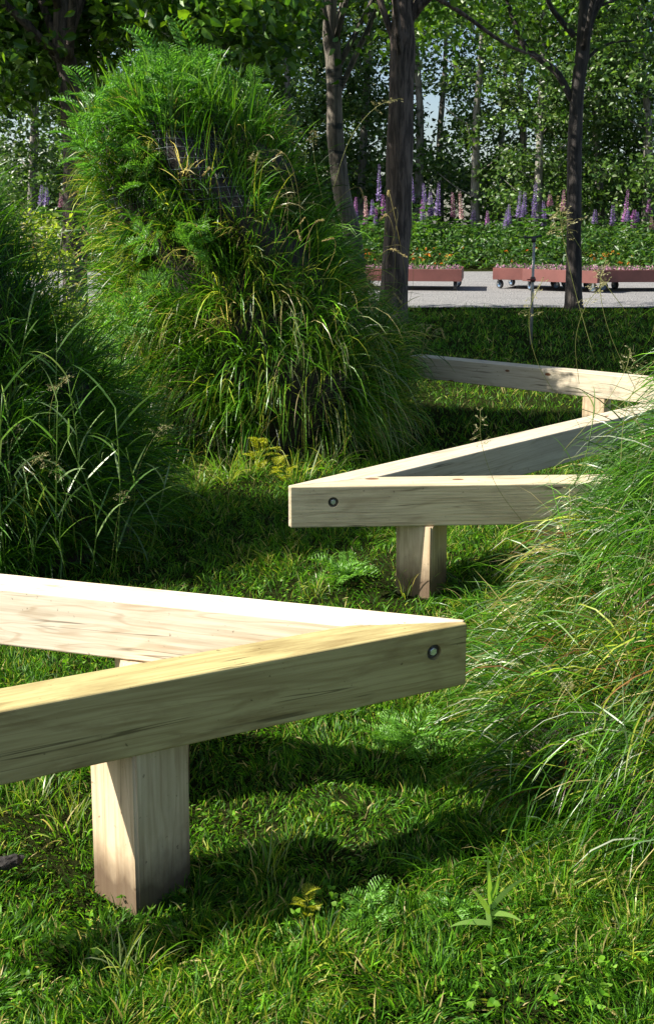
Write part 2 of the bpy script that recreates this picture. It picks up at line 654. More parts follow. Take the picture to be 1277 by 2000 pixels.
def stalk_spike(seed, h=0.55, head=0.12):
    """grass stem with a nodding cylindrical seed head"""
    r = random.Random(seed)
    bend = r.uniform(0.08, 0.2)
    a = r.uniform(0, 6.28)
    pts = smooth_path([(0, 0, 0), (bend * .1 * math.cos(a), bend * .1 * math.sin(a), h * .5), (bend * .5 * math.cos(a), bend * .5 * math.sin(a), h * .85),
                       (bend * 1.1 * math.cos(a), bend * 1.1 * math.sin(a), h), (bend * 1.7 * math.cos(a), bend * 1.7 * math.sin(a), h - head * .4)], 14)
    parts = [tube(pts, [0.0016] * 14, 3, colr=(.28, .25, .09))]
    P, D = [], []
    for i in range(70):
        u = 9.5 + r.random() * 3.5
        k = int(u)
        p = pts[k].lerp(pts[min(k + 1, 13)], u - k)
        P.append(tuple(p))
        dd = (pts[min(k + 1, 13)] - pts[k]).normalized()
        D.append(tuple(dd + Vector((r.gauss(0, .35), r.gauss(0, .35), r.gauss(0, .35)))))
    n = len(P)
    parts.append(leaves(np.array(P), np.array(D), np.full(n, .017), np.full(n, .006), pick([(.42, .34, .16), (.30, .24, .10), (.5, .44, .24)], [2, 1, 1], n)))
    return npmesh('seed_stalk', *merge(parts))


def stalk_panicle(seed, h=0.6):
    """grass stem with an airy branching panicle"""
    r = random.Random(seed)
    a = r.uniform(0, 6.28)
    bend = r.uniform(0.1, 0.25)
    pts = smooth_path([(0, 0, 0), (bend * .15 * math.cos(a), bend * .15 * math.sin(a), h * .5), (bend * .6 * math.cos(a), bend * .6 * math.sin(a), h * .85), (bend * 1.2 * math.cos(a), bend * 1.2 * math.sin(a), h)], 14)
    parts = [tube(pts, [0.0013] * 14, 3, colr=(.22, .24, .08))]
    P, D = [], []
    for i in range(16):
        u = 8.5 + i * 0.28
        k = int(u)
        p = pts[k].lerp(pts[min(k + 1, 13)], u - k)
        ln = 0.055 * (1 - (u - 8.5) / 6.5) + .012
        th = r.uniform(0, 6.28)
        d = Vector((math.cos(th), math.sin(th), r.uniform(0.0, .7))).normalized()
        e = p + d * ln + Vector((0, 0, -ln * .25))
        parts.append(tube([p, p + d * ln * .6, e], [.0006] * 3, 3, colr=(.25, .25, .1), cap=False))
        for j in range(7):
            t = r.uniform(.35, 1)
            P.append(tuple(p.lerp(e, t)))
            D.append((d.x + r.gauss(0, .4), d.y + r.gauss(0, .4), r.gauss(-.3, .4)))
    n = len(P)
    parts.append(leaves(np.array(P), np.array(D), np.full(n, .0085), np.full(n, .0035), pick([(.40, .36, .2), (.30, .30, .14), (.5, .48, .3)], [2, 1, 1], n)))
    return npmesh('seed_panicle', *merge(parts))


SPIKES = [stalk_spike(i, h=.42 + .07 * i) for i in range(4)]
PANS = [stalk_panicle(i + 20, h=.42 + .07 * i) for i in range(4)]


def reed_stem(seed, h=0.5):
    """upright stem with a few broad arching grass leaves"""
    r = random.Random(seed)
    st = rng.bit_generator.state
    pts = smooth_path([(0, 0, 0), (r.gauss(0, .02), r.gauss(0, .02), h * .5), (r.gauss(0, .05), r.gauss(0, .05), h)], 8)
    parts = [tube(pts, [.0022] * 8, 4, colr=(.10, .18, .03))]
    n = 7
    P = np.array([tuple(pts[min(7, 1 + i)]) for i in range(n)])
    th = np.array([i * 2.4 + r.random() for i in range(n)])
    D = np.stack([np.cos(th) * .7, np.sin(th) * .7, np.full(n, .9)], 1)
    L = np.array([r.uniform(.13, .26) for _ in range(n)])
    parts.append(blades(P, D, L, np.full(n, .0078), np.array([r.uniform(.3, 1.5) for _ in range(n)]), 6, pick([(.11, .21, .05), (.07, .16, .03), (.22, .32, .12)], [2, 2, 1], n), shape=.75))
    return npmesh('reed_stem', *merge(parts))


REEDS = [reed_stem(40 + i, .4 + .06 * i) for i in range(4)]


def build_mound(name, label, M, group='planted grass mounds'):
    root = empty(name, (M.prof[0, 2], M.prof[0, 3], 0))
    tag(root, label, 'mound', group)
    off = np.array([M.prof[0, 2], M.prof[0, 3], 0])
    V, T = M.core()
    link('soil_core', npmesh('soil_core', V - off, T), root, M_soil)
    return root, off


def grass_part(root, off, parts, name='grass_blades', m=None):
    V, T, C = merge(parts)
    o = link(name, npmesh(name, V - off, T, C), root, m or M_grass)
    o['kind'] = 'stuff'
    return o


def put(mesh, root, off, p, tilt=0.25, rz=None, s=1.0, name=None, m=M_seed, lean=None):
    o = link(name or mesh.name.split('.')[0], mesh, root, m)
    o.location = Vector(p) - Vector(off)
    lx, ly = lean if lean else (0, 0)
    o.rotation_euler = (random.gauss(ly, tilt), random.gauss(lx, tilt), random.uniform(0, 6.28) if rz is None else rz)
    o.scale = (s, s, s)
    return o


def build_mounds():
    # ---- left mound: fine dark grass
    rootA, offA = build_mound('grass_mound', 'dark cone-shaped grass mound at the left edge behind the pale beam', MA)
    P, D, idx, m, N = tufts(MA, 1750, 12, .65, (0, 0, .7), .36, keep=lambda P: np.array([noise.noise(Vector(p) * 3.1) for p in P]) > -.28)
    n = len(P)
    L = rng.uniform(.12, .36, n) * rng.uniform(.7, 1.2, m)[idx]
    c = pick([G_DEEP, G_MID, G_BLUE, G_BRI, G_YEL], [4, 4, 3, 1.6, .4], m, .3)[idx] * rng.uniform(.7, 1.3, (n, 1))
    a = blades(P, D, L, rng.uniform(.0026, .0056, n), rng.uniform(.4, 1.6, n) + rng.uniform(0, 1, m)[idx], 5, c, .25)
    P, N, th, t = MA.sample(1500)
    n = len(P)
    D = N * .8 + np.array([0, 0, .7]) + rng.normal(0, .3, (n, 3))
    b = blades(P, D, rng.uniform(.25, .42, n), rng.uniform(.004, .007, n), rng.uniform(.6, 2.2, n), 6, pick([G_MID, G_BRI, (.10, .17, .05)], [2, 2, 1.5], n), .2)
    grass_part(rootA, offA, [a, b])
    for (x, y, Y, s, k) in ((60, 1120, 3.70, 1.0, 0), (180, 1125, 3.72, 1.1, 1), (110, 1050, 3.72, 1.0, 2), (225, 1125, 3.76, 1.1, 3), (30, 1000, 3.74, 1.1, 1), (20, 880, 3.95, 1.0, 2), (100, 940, 3.85, 1.0, 3),
                            (285, 1120, 3.95, .9, 0), (150, 1000, 3.82, 1.0, 2), (10, 1100, 3.66, 1.1, 3), (250, 1060, 3.9, .9, 1), (130, 1125, 3.68, .9, 0), (200, 960, 3.95, .8, 1)):
        put(REEDS[k], rootA, offA, atd(x, y, Y), .14, s=s, m=M_grass, name='reed_stem')
    for (x, y, Y, s, k) in ((30, 1020, 3.75, .8, 0), (150, 1080, 3.7, .75, 1), (215, 1130, 3.7, .6, 2), (60, 1110, 3.7, .7, 3), (110, 920, 3.85, .8, 1), (250, 1000, 3.95, .7, 2),
                            (60, 560, 4.4, .8, 0), (20, 520, 4.4, .9, 3), (100, 640, 4.3, .7, 2), (40, 850, 3.95, .6, 2)):
        put(PANS[k], rootA, offA, atd(x, y, Y), .2, s=s, name='seed_stalk')
    # ---- middle mound: tall, coarse hanging grass with a bald patch of wire mesh
    rootB, offB = build_mound('grass_mound', 'tallest grass mound in the middle with wire mesh showing near its top', MB)
    bald = np.array(tuple(atd(405, 290, 6.15)))

    def keepB(P):
        dist = np.linalg.norm((P - bald) * np.array([1.0, .6, 1.15]), axis=1)
        hol = np.array([noise.noise(Vector(p) * 2.6 + Vector((3, 1, 7))) for p in P])
        return (dist > .12 + .16 * rng.uniform(0, 1, len(P))) & (hol + rng.normal(0, .08, len(P)) > -.22)
    P, D, idx, m, N = tufts(MB, 2300, 12, .75, (0, 0, .6), .36, .025, .3, keepB)
    n = len(P)
    L = rng.uniform(.13, .42, n) * np.where(P[:, 2] < 1.2, 1.1, .75) * rng.uniform(.7, 1.2, m)[idx]
    c = pick([G_DEEP, G_MID, G_BRI, G_YEL, STRAW], [3, 5, 3.4, 1.5, .7], m, .3)[idx] * rng.uniform(.65, 1.35, (n, 1))
    a = blades(P, D, L, rng.uniform(.0035, .0085, n), rng.uniform(.2, 1.8, n) + (rng.uniform(0, 1, m) ** 2 * 2.4)[idx], 5, c, .3)
    # straw-coloured thatch hanging low on the sunny side
    P, N, th, t = MB.sample(5200)
    k = (P[:, 2] < 1.0) & (np.sin(P[:, 0] * 7 + P[:, 2] * 3) + rng.normal(0, .5, len(P)) > -.2)
    P, N = P[k], N[k]
    n = len(P)
    D = N * .7 + np.array([-.1, 0, .1]) + rng.normal(0, .25, (n, 3))
    b = blades(P, D, rng.uniform(.25, .6, n), rng.uniform(.003, .006, n), rng.uniform(2.5, 5, n), 6, pick([G_BRI, G_YEL, STRAW, (.30, .35, .16)], [4, 2.5, 1.4, 2.5], n), .15)
    # tall upright blades bristling out of the right flank and front
    P, N, th, t = MB.sample(1500)
    n = len(P)
    D = N * .45 + np.array([.1, 0, 1]) + rng.normal(0, .25, (n, 3))
    f = blades(P, D, rng.uniform(.2, .42, n), rng.uniform(.004, .009, n), rng.uniform(.2, 1.5, n), 6, pick([G_DEEP, G_MID, G_BRI, G_YEL], [2, 3, 3, 1], n), .25)
    # broad upright leaves crowning it
    P, N, th, t = MB.sample(5000)
    k = P[:, 2] > 1.86
    P, N = P[k][:420], N[k][:420]
    n = len(P)
    D = N * .25 + np.array([0, 0, 1]) + rng.normal(0, .22, (n, 3))
    e = blades(P, D, rng.uniform(.2, .42, n), rng.uniform(.008, .015, n), rng.uniform(.2, 1.6, n), 6, pick([G_MID, G_BRI, (.11, .22, .04)], [2, 3, 2], n), .1)
    grass_part(rootB, offB, [a, b, e, f])
    # wire mesh over the bald patch
    wires = []
    thc, tcn = None, None
    ths = np.linspace(-math.pi * .80, -math.pi * .28, 26)
    zs = np.linspace(.60, .90, 15)
    for q in ths:
        pts = MB.pos(np.full(12, q), np.linspace(.60, .90, 12)) + MB.normal(np.full(12, q), np.linspace(.60, .90, 12)) * .035
        wires.append(tube(pts, [.0016] * 12, 3, colr=(.1, .1, .1), cap=False))
    for q in zs:
        tt = np.linspace(ths[0], ths[-1], 28)
        pts = MB.pos(tt, np.full(28, q)) + MB.normal(tt, np.full(28, q)) * .037
        wires.append(tube(pts, [.0016] * 28, 3, colr=(.1, .1, .1), cap=False))
    V, T, C = merge(wires)
    link('wire_mesh', npmesh('wire_mesh', V - offB, T), rootB, plain_mat('wire', (.20, .22, .22), .45, .6))
    spots = [(500, 560), (540, 430), (560, 400), (590, 420), (620, 400), (520, 500), (470, 520), (600, 500), (640, 480), (660, 470), (690, 540), (700, 610), (720, 620),
             (430, 440), (640, 600), (680, 700), (560, 640), (620, 560), (160, 420), (180, 480), (150, 520), (220, 460), (480, 380), (740, 640), (760, 700), (590, 720), (690, 820), (700, 690), (730, 560), (670, 560)]
    spots += [(random.uniform(560, 830), random.uniform(480, 760)) for _ in range(16)]
    for i, (x, y) in enumerate(spots):
        Y = 6.0 if x < 620 else 6.35
        if x < 260:
            Y = 6.5
        put(SPIKES[i % 4], rootB, offB, atd(x, y + 55, Y), .28, s=random.uniform(.6, 1.0), name='seed_stalk')
    for i, (x, y) in enumerate([(730, 780), (770, 740), (800, 720), (610, 860), (650, 830), (700, 760), (740, 690), (560, 790), (790, 790), (630, 350), (600, 330), (650, 330), (580, 360)]):
        put(PANS[i % 4], rootB, offB, atd(x, y + 40, 6.1 if x < 700 else 6.4), .35, s=random.uniform(.6, .95), name='seed_stalk')
    # ---- right mound: long glossy blades combed towards the left
    rootC, offC = build_mound('grass_mound', 'near grass mound at the right edge with long blades combed leftwards', MC)
    P, D, idx, m, N = tufts(MC, 2400, 13, .55, (-.32, -.08, .42), .28, .022, keep=lambda P: np.array([noise.noise(Vector(p) * 4.1) for p in P]) > -.30)
    n = len(P)
    L = rng.uniform(.12, .36, n) * rng.uniform(.75, 1.2, m)[idx]
    c = pick([G_DEEP, G_MID, G_BRI, G_YEL, STRAW, (.14, .24, .10)], [5, 5.5, 2.6, .4, .15, 1.4], m, .3)
    c2 = pick([G_DEEP, G_MID, G_BRI, G_YEL, STRAW, (.22, .11, .04)], [3.5, 3, 1.6, 1.6, 2.0, 1.6], m, .3)
    low = (P[:, 2] < .50) & (P[:, 0] > .55) & (rng.uniform(0, 1, n) < .55)
    c = np.where(low[:, None], c2[idx], c[idx]) * rng.uniform(.65, 1.35, (n, 1))
    c = np.where((rng.uniform(0, 1, n) < .045)[:, None], np.array([.42, .46, .34]), c)  # a few pale blades: white glints put into the colour, with silvery dead straw
    D = D + rng.normal(0, .16, (n, 3))
    a = blades(P, D, L, rng.uniform(.0016, .0052, n), rng.uniform(.8, 2.4, n) + rng.uniform(0, 1.5, m)[idx], 6, c, .2)
    # skirt: flattened long grass sweeping off its foot into the lawn
    n = 6500
    th = rng.uniform(math.pi * .72, math.pi * 1.62, n)
    rr = .85 + rng.uniform(0, 1, n) ** 1.5 * .50
    X, Y = 1.36 + rr * np.cos(th), 2.66 + rr * np.sin(th)
    k = (Y > 1.2) & ~((X < .45) & (Y > 2.05))
    X, Y, th = X[k], Y[k], th[k]
    n = len(X)
    P = np.stack([X, Y, gzv(X, Y)], 1)
    D = np.stack([np.cos(th) * .8 - .3, np.sin(th) * .8, np.full(n, .75)], 1) + rng.normal(0, .3, (n, 3))
    b = blades(P, D, rng.uniform(.06, .17, n), rng.uniform(.0018, .0034, n), rng.uniform(.8, 2.6, n), 5, pick([G_DEEP, G_MID, G_BRI, G_YEL, STRAW], [5, 5, 2, 1, .6], n), .25)
    grass_part(rootC, offC, [a, b])
    for i, (x, y, Y, s) in enumerate([(1200, 740, 2.7, .6), (1160, 640, 2.5, .7), (1240, 700, 2.6, .6), (1120, 760, 2.75, .6), (1230, 560, 2.8, .8), (1270, 600, 2.7, .7), (1100, 820, 2.6, .55), (1020, 960, 2.5, .5),
                                      (1190, 1190, 2.1, .5), (1240, 1300, 2.0, .5), (1080, 1130, 2.3, .5), (1150, 1010, 2.3, .5), (900, 1310, 2.28, .3), (1210, 860, 2.5, .6), (1060, 1560, 2.0, .4), (1180, 1500, 1.95, .4),
                                      (1265, 1010, 2.3, .6), (1260, 850, 2.4, .5), (1000, 1840, 1.9, .35), (1080, 1900, 1.85, .35), (1130, 690, 2.75, .6)]):
        put(PANS[i % 4], rootC, offC, atd(x, y + 60, Y), .3, s=s, name='seed_stalk', lean=(-.45, 0))
    for i, (x, y, Y) in enumerate([(1190, 1020, 2.35), (1150, 1250, 2.1), (1080, 1380, 2.1), (1240, 1180, 2.1), (1120, 880, 2.5), (1230, 1420, 1.95)]):
        put(REEDS[i % 4], rootC, offC, atd(x, y + 70, Y), .4, s=.5, m=M_grass, name='reed_stem', lean=(-.5, 0))
    return rootA, rootB, rootC


build_mounds()

# ------------------------------------------------------------------ zigzag timber rails
ZT = H - 0.91      # top of the beams
BW = 0.105
BW2 = 0.13
BH = 0.15


def xy(v):
    return Vector((v.x, v.y))


def isect(p, d, q, e):
    c = d.x * e.y - d.y * e.x
    t = ((q.x - p.x) * e.y - (q.y - p.y) * e.x) / c
    return p + d * t


def beam(root, poly, ax, m, hole=None):
    """poly: footprint (list of 2D points), ax: 2D direction of the grain"""
    c = sum(poly, Vector((0, 0))) / len(poly)
    ang = math.atan2(ax.y, ax.x)
    rot = Matrix.Rotation(-ang, 2)
    bm = bmesh.new()
    pts = [rot @ (p - c) for p in poly]
    area = sum(pts[i].x * pts[(i + 1) % len(pts)].y - pts[(i + 1) % len(pts)].x * pts[i].y for i in range(len(pts)))
    if area < 0:
        pts.reverse()
    lo = [bm.verts.new((p.x, p.y, -BH / 2)) for p in pts]
    hi = [bm.verts.new((p.x, p.y, BH / 2)) for p in pts]
    bm.faces.new(hi)
    bm.faces.new(lo[::-1])
    for i in range(len(pts)):
        j = (i + 1) % len(pts)
        bm.faces.new((lo[i], lo[j], hi[j], hi[i]))
    bmesh.ops.bevel(bm, geom=bm.edges[:], offset=0.0046, segments=3, profile=0.5, affect='EDGES')
    me = bpy.data.meshes.new('beam')
    bm.to_mesh(me)
    bm.free()
    for p in me.polygons:
        p.use_smooth = False
    o = link('beam', me, root, m)
    o.location = Vector((c.x, c.y, ZT - BH / 2)) - root.location
    o.rotation_euler = (0, 0, ang)
    if hole:
        hp, hn = hole     # world position and outward normal
        cm = bpy.data.meshes.new('cutter')
        b2 = bmesh.new()
        bmesh.ops.create_cone(b2, cap_ends=True, segments=32, radius1=.0185, radius2=.0185, depth=.05)
        b2.to_mesh(cm)
        b2.free()
        co = bpy.data.objects.new('cutter', cm)
        col.objects.link(co)
        co.location = hp + hn * .009
        co.rotation_euler = hn.to_track_quat('Z', 'Y').to_euler()
        md = o.modifiers.new('recess', 'BOOLEAN')
        md.operation = 'DIFFERENCE'
        md.object = co
        md.solver = 'EXACT'
        bpy.context.view_layer.update()
        dg = bpy.context.evaluated_depsgraph_get()
        new = bpy.data.meshes.new_from_object(o.evaluated_get(dg))
        o.modifiers.clear()
        o.data = new
        if not new.materials:
            new.materials.append(m)
        bpy.data.objects.remove(co)
    return o


def bolt(root, hp, hn):
    bm = bmesh.new()
    bmesh.ops.create_cone(bm, cap_ends=True, segments=32, radius1=.0178, radius2=.0178, depth=.003)
    me = bpy.data.meshes.new('washer')
    bm.to_mesh(me)
    bm.free()
    wo = link('washer', me, root, M_dark)
    q = hn.to_track_quat('Z', 'Y').to_euler()
    wo.location = hp - hn * .0135 - root.location
    wo.rotation_euler = q
    bm = bmesh.new()
    bmesh.ops.create_cone(bm, cap_ends=True, segments=6, radius1=.0098, radius2=.0098, depth=.010)
    bmesh.ops.bevel(bm, geom=bm.edges[:], offset=.0012, segments=1, affect='EDGES')
    me = bpy.data.meshes.new('bolt_head')
    bm.to_mesh(me)
    bm.free()
    bo = link('bolt_head', me, root, M_bolt)
    bo.location = hp - hn * .007 - root.location
    bo.rotation_euler = q


def post(root, p, rz, s=0.142, foot=None):
    g = gz(p.x, p.y) if foot is None else foot
    h = ZT - BH - g
    bm = bmesh.new()
    bmesh.ops.create_cube(bm, size=1)
    for v in bm.verts:
        v.co = Vector((v.co.x * s, v.co.y * s, (v.co.z + .5) * (h + .13) - .15 + .018))
    bmesh.ops.bevel(bm, geom=[e for e in bm.edges if abs(e.verts[0].co.z - e.verts[1].co.z) > .1], offset=.006, segments=3, affect='EDGES')
    me = bpy.data.meshes.new('post')
    bm.to_mesh(me)
    bm.free()
    o = link('post', me, root, M_post)
    o.location = Vector((p.x, p.y, g)) - root.location
    o.rotation_euler = (0, 0, rz)
    return o


POSTS = []


def clip_tip(poly, tip, k=0.018):
    """blunt the sharp outer corner of a mitred beam"""
    out = []
    n = len(poly)
    for i, p in enumerate(poly):
        if (p - tip).length < 1e-6:
            nb = poly[(i + 1) % n] if (poly[(i + 1) % n] - tip).length > (poly[i - 1] - tip).length else poly[i - 1]
            out.append((i, nb))
    return poly


def build_rails():
    # near V, pointing right
    T1 = xy(atz(934, 1213, ZT))
    u1 = (xy(atz(0, 1390, ZT)) - T1).normalized()
    u2 = (xy(atz(0, 1120, ZT)) - T1).normalized()
    n1 = Vector((-u1.y, u1.x))
    n1 = n1 if n1.dot(u2) > 0 else -n1        # inward
    n2 = Vector((-u2.y, u2.x))
    n2 = n2 if n2.dot(u1) > 0 else -n2
    I1 = isect(T1 + n1 * BW, u1, T1 + n2 * BW, u2)
    root = empty('timber_rail', (T1.x, T1.y, 0))
    tag(root, 'near zigzag timber bench rail of two squared beams meeting in a sharp point', 'bench', 'zigzag timber bench rails')
    L = 1.38
    G = .0028
    mid = (I1 - T1).normalized()
    # beam 1 runs through to the tip, blunted by 2 cm; the other is mitred onto it
    tb = T1 + u1 * .030
    beam1 = [tb, T1 + u1 * L, T1 + u1 * L + n1 * BW, I1, T1 + mid * .034]
    hp2 = T1 + u1 * .118
    hole = (Vector((hp2.x, hp2.y, ZT - .055)), Vector((-n1.x, -n1.y, 0)))
    beam(root, beam1, u1, M_b1, hole)
    bolt(root, *hole)
    sh = (n2 - n2.dot(mid) * mid)
    e = -1 * Vector((-mid.y, mid.x))
    e = e if e.dot(u2) > 0 else -e
    g = e * G
    beam(root, [T1 + mid * .034 + g, T1 + u2 * .030 + g, T1 + u2 * (L + .25) + g, T1 + u2 * (L + .25) + n2 * BW + g, I1 + g], u2, M_b2)
    # posts
    cn = isect(T1 + n1 * .004, u1, Vector((0, 0)), xy(ray(262, 1480)))
    c1 = Vector((cn.x, cn.y, 0))
    a = R(50)
    half = .150 / 2
    corner = Vector((0, -half * math.sqrt(2)))
    p1 = Vector((c1.x, c1.y)) - Matrix.Rotation(a - R(45), 2) @ corner
    post(root, p1, a, .150)
    q = T1 + u2 * .80 + n2 * BW * .6
    post(root, q, R(30))
    POSTS.extend([p1, q])

    # far zigzag: beam 3 (front), beam 4, beam 5
    T2 = xy(atz(552, 951, ZT))
    u3 = (xy(atz(1277, 942, ZT)) - T2).normalized()
    u4 = (xy(atz(1232, 793, ZT)) - T2).normalized()
    n3 = Vector((-u3.y, u3.x))
    n3 = n3 if n3.dot(u4) > 0 else -n3
    n4 = Vector((-u4.y, u4.x))
    n4 = n4 if n4.dot(u3) > 0 else -n4
    I2 = isect(T2 + n3 * BW2, u3, T2 + n4 * BW2, u4)
    root = empty('timber_rail', (T2.x, T2.y, 0))
    tag(root, 'far zigzag timber bench rail winding between the middle and right mounds', 'bench', 'zigzag timber bench rails')
    mid = (I2 - T2).normalized()
    beam(root, [T2 + u3 * .026, T2 + u3 * 1.5, T2 + u3 * 1.5 + n3 * BW2, I2, T2 + mid * .030], u3, M_b3,
         (Vector(((T2 + u3 * .178).x, (T2 + u3 * .178).y, ZT - .058)), Vector((-n3.x, -n3.y, 0))))
    bolt(root, Vector(((T2 + u3 * .178).x, (T2 + u3 * .178).y, ZT - .058)), Vector((-n3.x, -n3.y, 0)))
    e = Vector((-mid.y, mid.x))
    e = e if e.dot(u4) > 0 else -e
    g = e * G
    # beam 5: far edge line
    A5 = xy(atz(848, 694, ZT))
    B5 = xy(atz(1277, 735, ZT))
    u5 = (A5 - B5).normalized()
    n5 = Vector((-u5.y, u5.x))
    n5 = n5 if n5.dot(-u4) > 0 else -n5          # towards the viewer = inner side
    I3 = isect(T2, u4, B5 + n5 * BW2, u5)          # inner corner of the right-hand turn
    O3 = isect(T2 + n4 * BW2, u4, B5, u5)          # outer corner
    beam(root, [T2 + mid * .030 + g, T2 + u4 * .026 + g, I3, O3, I2 + g], u4, M_b4)
    k = (I3 - O3).normalized()
    g5 = Vector((-k.y, k.x))
    g5 = (g5 if g5.dot(u5) > 0 else -g5) * G
    beam(root, [I3 + g5, O3 + g5, A5 + u5 * .12, A5 + u5 * .12 + n5 * BW2], u5, M_b4)
    p = xy(atd(833, 1145, 3.80))
    p3 = T2 + u3 * .505 + n3 * .085
    post(root, p3, R(-30))
    p3b = T2 + u3 * 1.02 + n3 * .075
    post(root, p3b, R(30))
    p5 = isect(B5 + n5 * BW2 * .5, u5, Vector((0, 0)), Vector(((1172 - 638.5) / F, 1)))
    post(root, p5, R(-30))
    POSTS.extend([p3, p3b, p5])


build_rails()

# ------------------------------------------------------------------ lawn grass


def lawn():
    parts = []
    soil_spots = [(p.x, p.y, .085) for p in POSTS]

    def scatter(n, y0, y1, dens_pow, Lr, Wr, cw, nseg=3, margin=.5, flat=False):
        y = y0 + (y1 - y0) * rng.uniform(0, 1, n) ** dens_pow
        half = 640 / F * y + margin
        x = rng.uniform(-1, 1, n) * half
        ok = np.ones(n, bool)
        for M in (MA, MB, MC):
            ok &= ~M.inside(x, y, .93)
        for (sx, sy, r) in soil_spots:
            ok &= np.hypot(x - sx, y - sy) > r * rng.uniform(.55, 1.0, n)
        x, y = x[ok], y[ok]
        n = len(x)
        pn = np.array([noise.noise(Vector((a * 2.3, b * 2.3, 1.7))) + .5 * noise.noise(Vector((a * 7, b * 7, 4.2))) for a, b in zip(x, y)])
        thin = rng.uniform(0, 1, n) < np.clip(1.0 + pn * .6, .72, 1)
        x, y, pn = x[thin], y[thin], pn[thin]
        n = len(x)
        P = np.stack([x, y, gzv(x, y) - .003], 1)
        # tufts share a lean
        lx = np.array([noise.noise(Vector((a * 11, b * 11, 9.1))) for a, b in zip(x, y)])
        ly = np.array([noise.noise(Vector((a * 11, b * 11, 3.3))) for a, b in zip(x, y)])
        D = np.stack([lx * 1.6, ly * 1.6, np.full(n, .85)], 1) + rng.normal(0, .42, (n, 3)) * np.array([1, 1, .35])
        if flat:
            D[:, 2] = rng.uniform(.05, .35, n)
        D[:, 2] = np.maximum(D[:, 2], .05 if flat else .15)
        L = rng.uniform(*Lr, n) * (1 + pn * .7).clip(.5, 1.6)
        c = pick([G_DEEP, G_MID, G_BRI, G_YEL, STRAW], cw, n, .25)
        dry = pn > .22
        c3 = pick([G_MID, G_BRI, G_YEL, STRAW], [2.4, 3.2, 2.2, .9], n, .25)
        c = np.where((dry & (rng.uniform(0, 1, n) < .6))[:, None], c3, c)
        parts.append(blades(P, D, L, rng.uniform(*Wr, n), rng.uniform(.3, 1.8, n), nseg, c, .3))

    scatter(112000, 1.55, 3.2, 1.0, (.020, .060), (.0018, .0040), [4, 5, 3.2, 1.0, .5], 3, .45)
    scatter(80000, 1.55, 3.2, 1.0, (.015, .035), (.0014, .0030), [5, 4, 1.5, 2, 2.2], 2, .45, flat=True)
    scatter(30000, 3.2, 6.2, 1.0, (.02, .05), (.002, .004), [5, 4, 1.5, 1.5, 1.2], 2, .5, flat=True)
    scatter(62000, 3.2, 6.2, 1.0, (.025, .07), (.0024, .0048), [3.6, 5, 3.4, .8, .3], 3, .5)
    scatter(30000, 6.2, 11, 1.0, (.03, .08), (.004, .008), [4, 5, 2.5, .5, .2], 2, .8)
    scatter(26000, 11, 17.0, 1.0, (.04, .10), (.007, .013), [4, 5, 2, .4, .2], 2, 1.5)
    # clover and other small broad leaves among the blades
    n = 3000
    y = rng.uniform(1.6, 5.0, n)
    x = rng.uniform(-1, 1, n) * (640 / F * y + .4)
    pn = np.array([noise.noise(Vector((a * 3, b * 3, 6.6))) for a, b in zip(x, y)])
    ok = pn > .12
    for M in (MA, MB, MC):
        ok &= ~M.inside(x, y, .95)
    x, y = x[ok], y[ok]
    n = len(x)
    P = np.repeat(np.stack([x, y, gzv(x, y) + rng.uniform(.012, .04, n)], 1), 3, 0)
    th = np.repeat(rng.uniform(0, 6.28, n), 3) + np.tile([0, 2.1, 4.2], n)
    D = np.stack([np.cos(th), np.sin(th), np.full(n * 3, .25)], 1)
    L = np.repeat(rng.uniform(.007, .015, n), 3)
    parts.append(oval_leaves(P, D, L, L * .95, pick([G_MID, G_BRI, (.16, .30, .04)], [2, 3, 2], n * 3)))
    V, T, C = merge(parts)
    o = link('lawn_grass', npmesh('lawn_grass', V, T, C), None, M_lawn)
    tag(o, 'short shaggy green lawn grass between the mounds', 'grass', kind='stuff')


lawn()

# ------------------------------------------------------------------ small plants


def frond(seed, L=.22, col_=(.10, .22, .03)):
    """one feathery twice-cut leaf along +X, arching"""
    r = random.Random(seed)
    P, D, LL = [], [], []
    sp = []
    for i in range(13):
        t = i / 12
        sp.append(Vector((L * t, 0, L * (.35 * t - .55 * t * t))))
    parts = [tube(sp, [.0012 * (1 - .7 * i / 12) for i in range(13)], 3, colr=col_)]
    for i in range(2, 13):
        t = i / 12
        ln = L * .30 * math.sin(math.pi * (0.15 + .80 * t)) + .006
        for sd in (-1, 1):
            d = Vector((.55, sd, .12)).normalized()
            for j in range(4):
                q = sp[i] + d * ln * (j + .6) / 4
                for s2 in (-1, 1):
                    P.append(tuple(q))
                    D.append(tuple(Vector((d.x * .8 + .5 * (s2 > 0), d.y * .8 * (1 if s2 > 0 else .6), .1 + r.gauss(0, .15)))))
                    LL.append(ln * .42 * (1 - j * .12))
    n = len(P)
    LL = np.array(LL)
    parts.append(leaves(np.array(P), np.array(D), LL, LL * .42, pick([col_, tuple(c * 1.4 for c in col_), tuple(c * .7 for c in col_)], [3, 1, 1], n, .1)))
    return merge(parts)


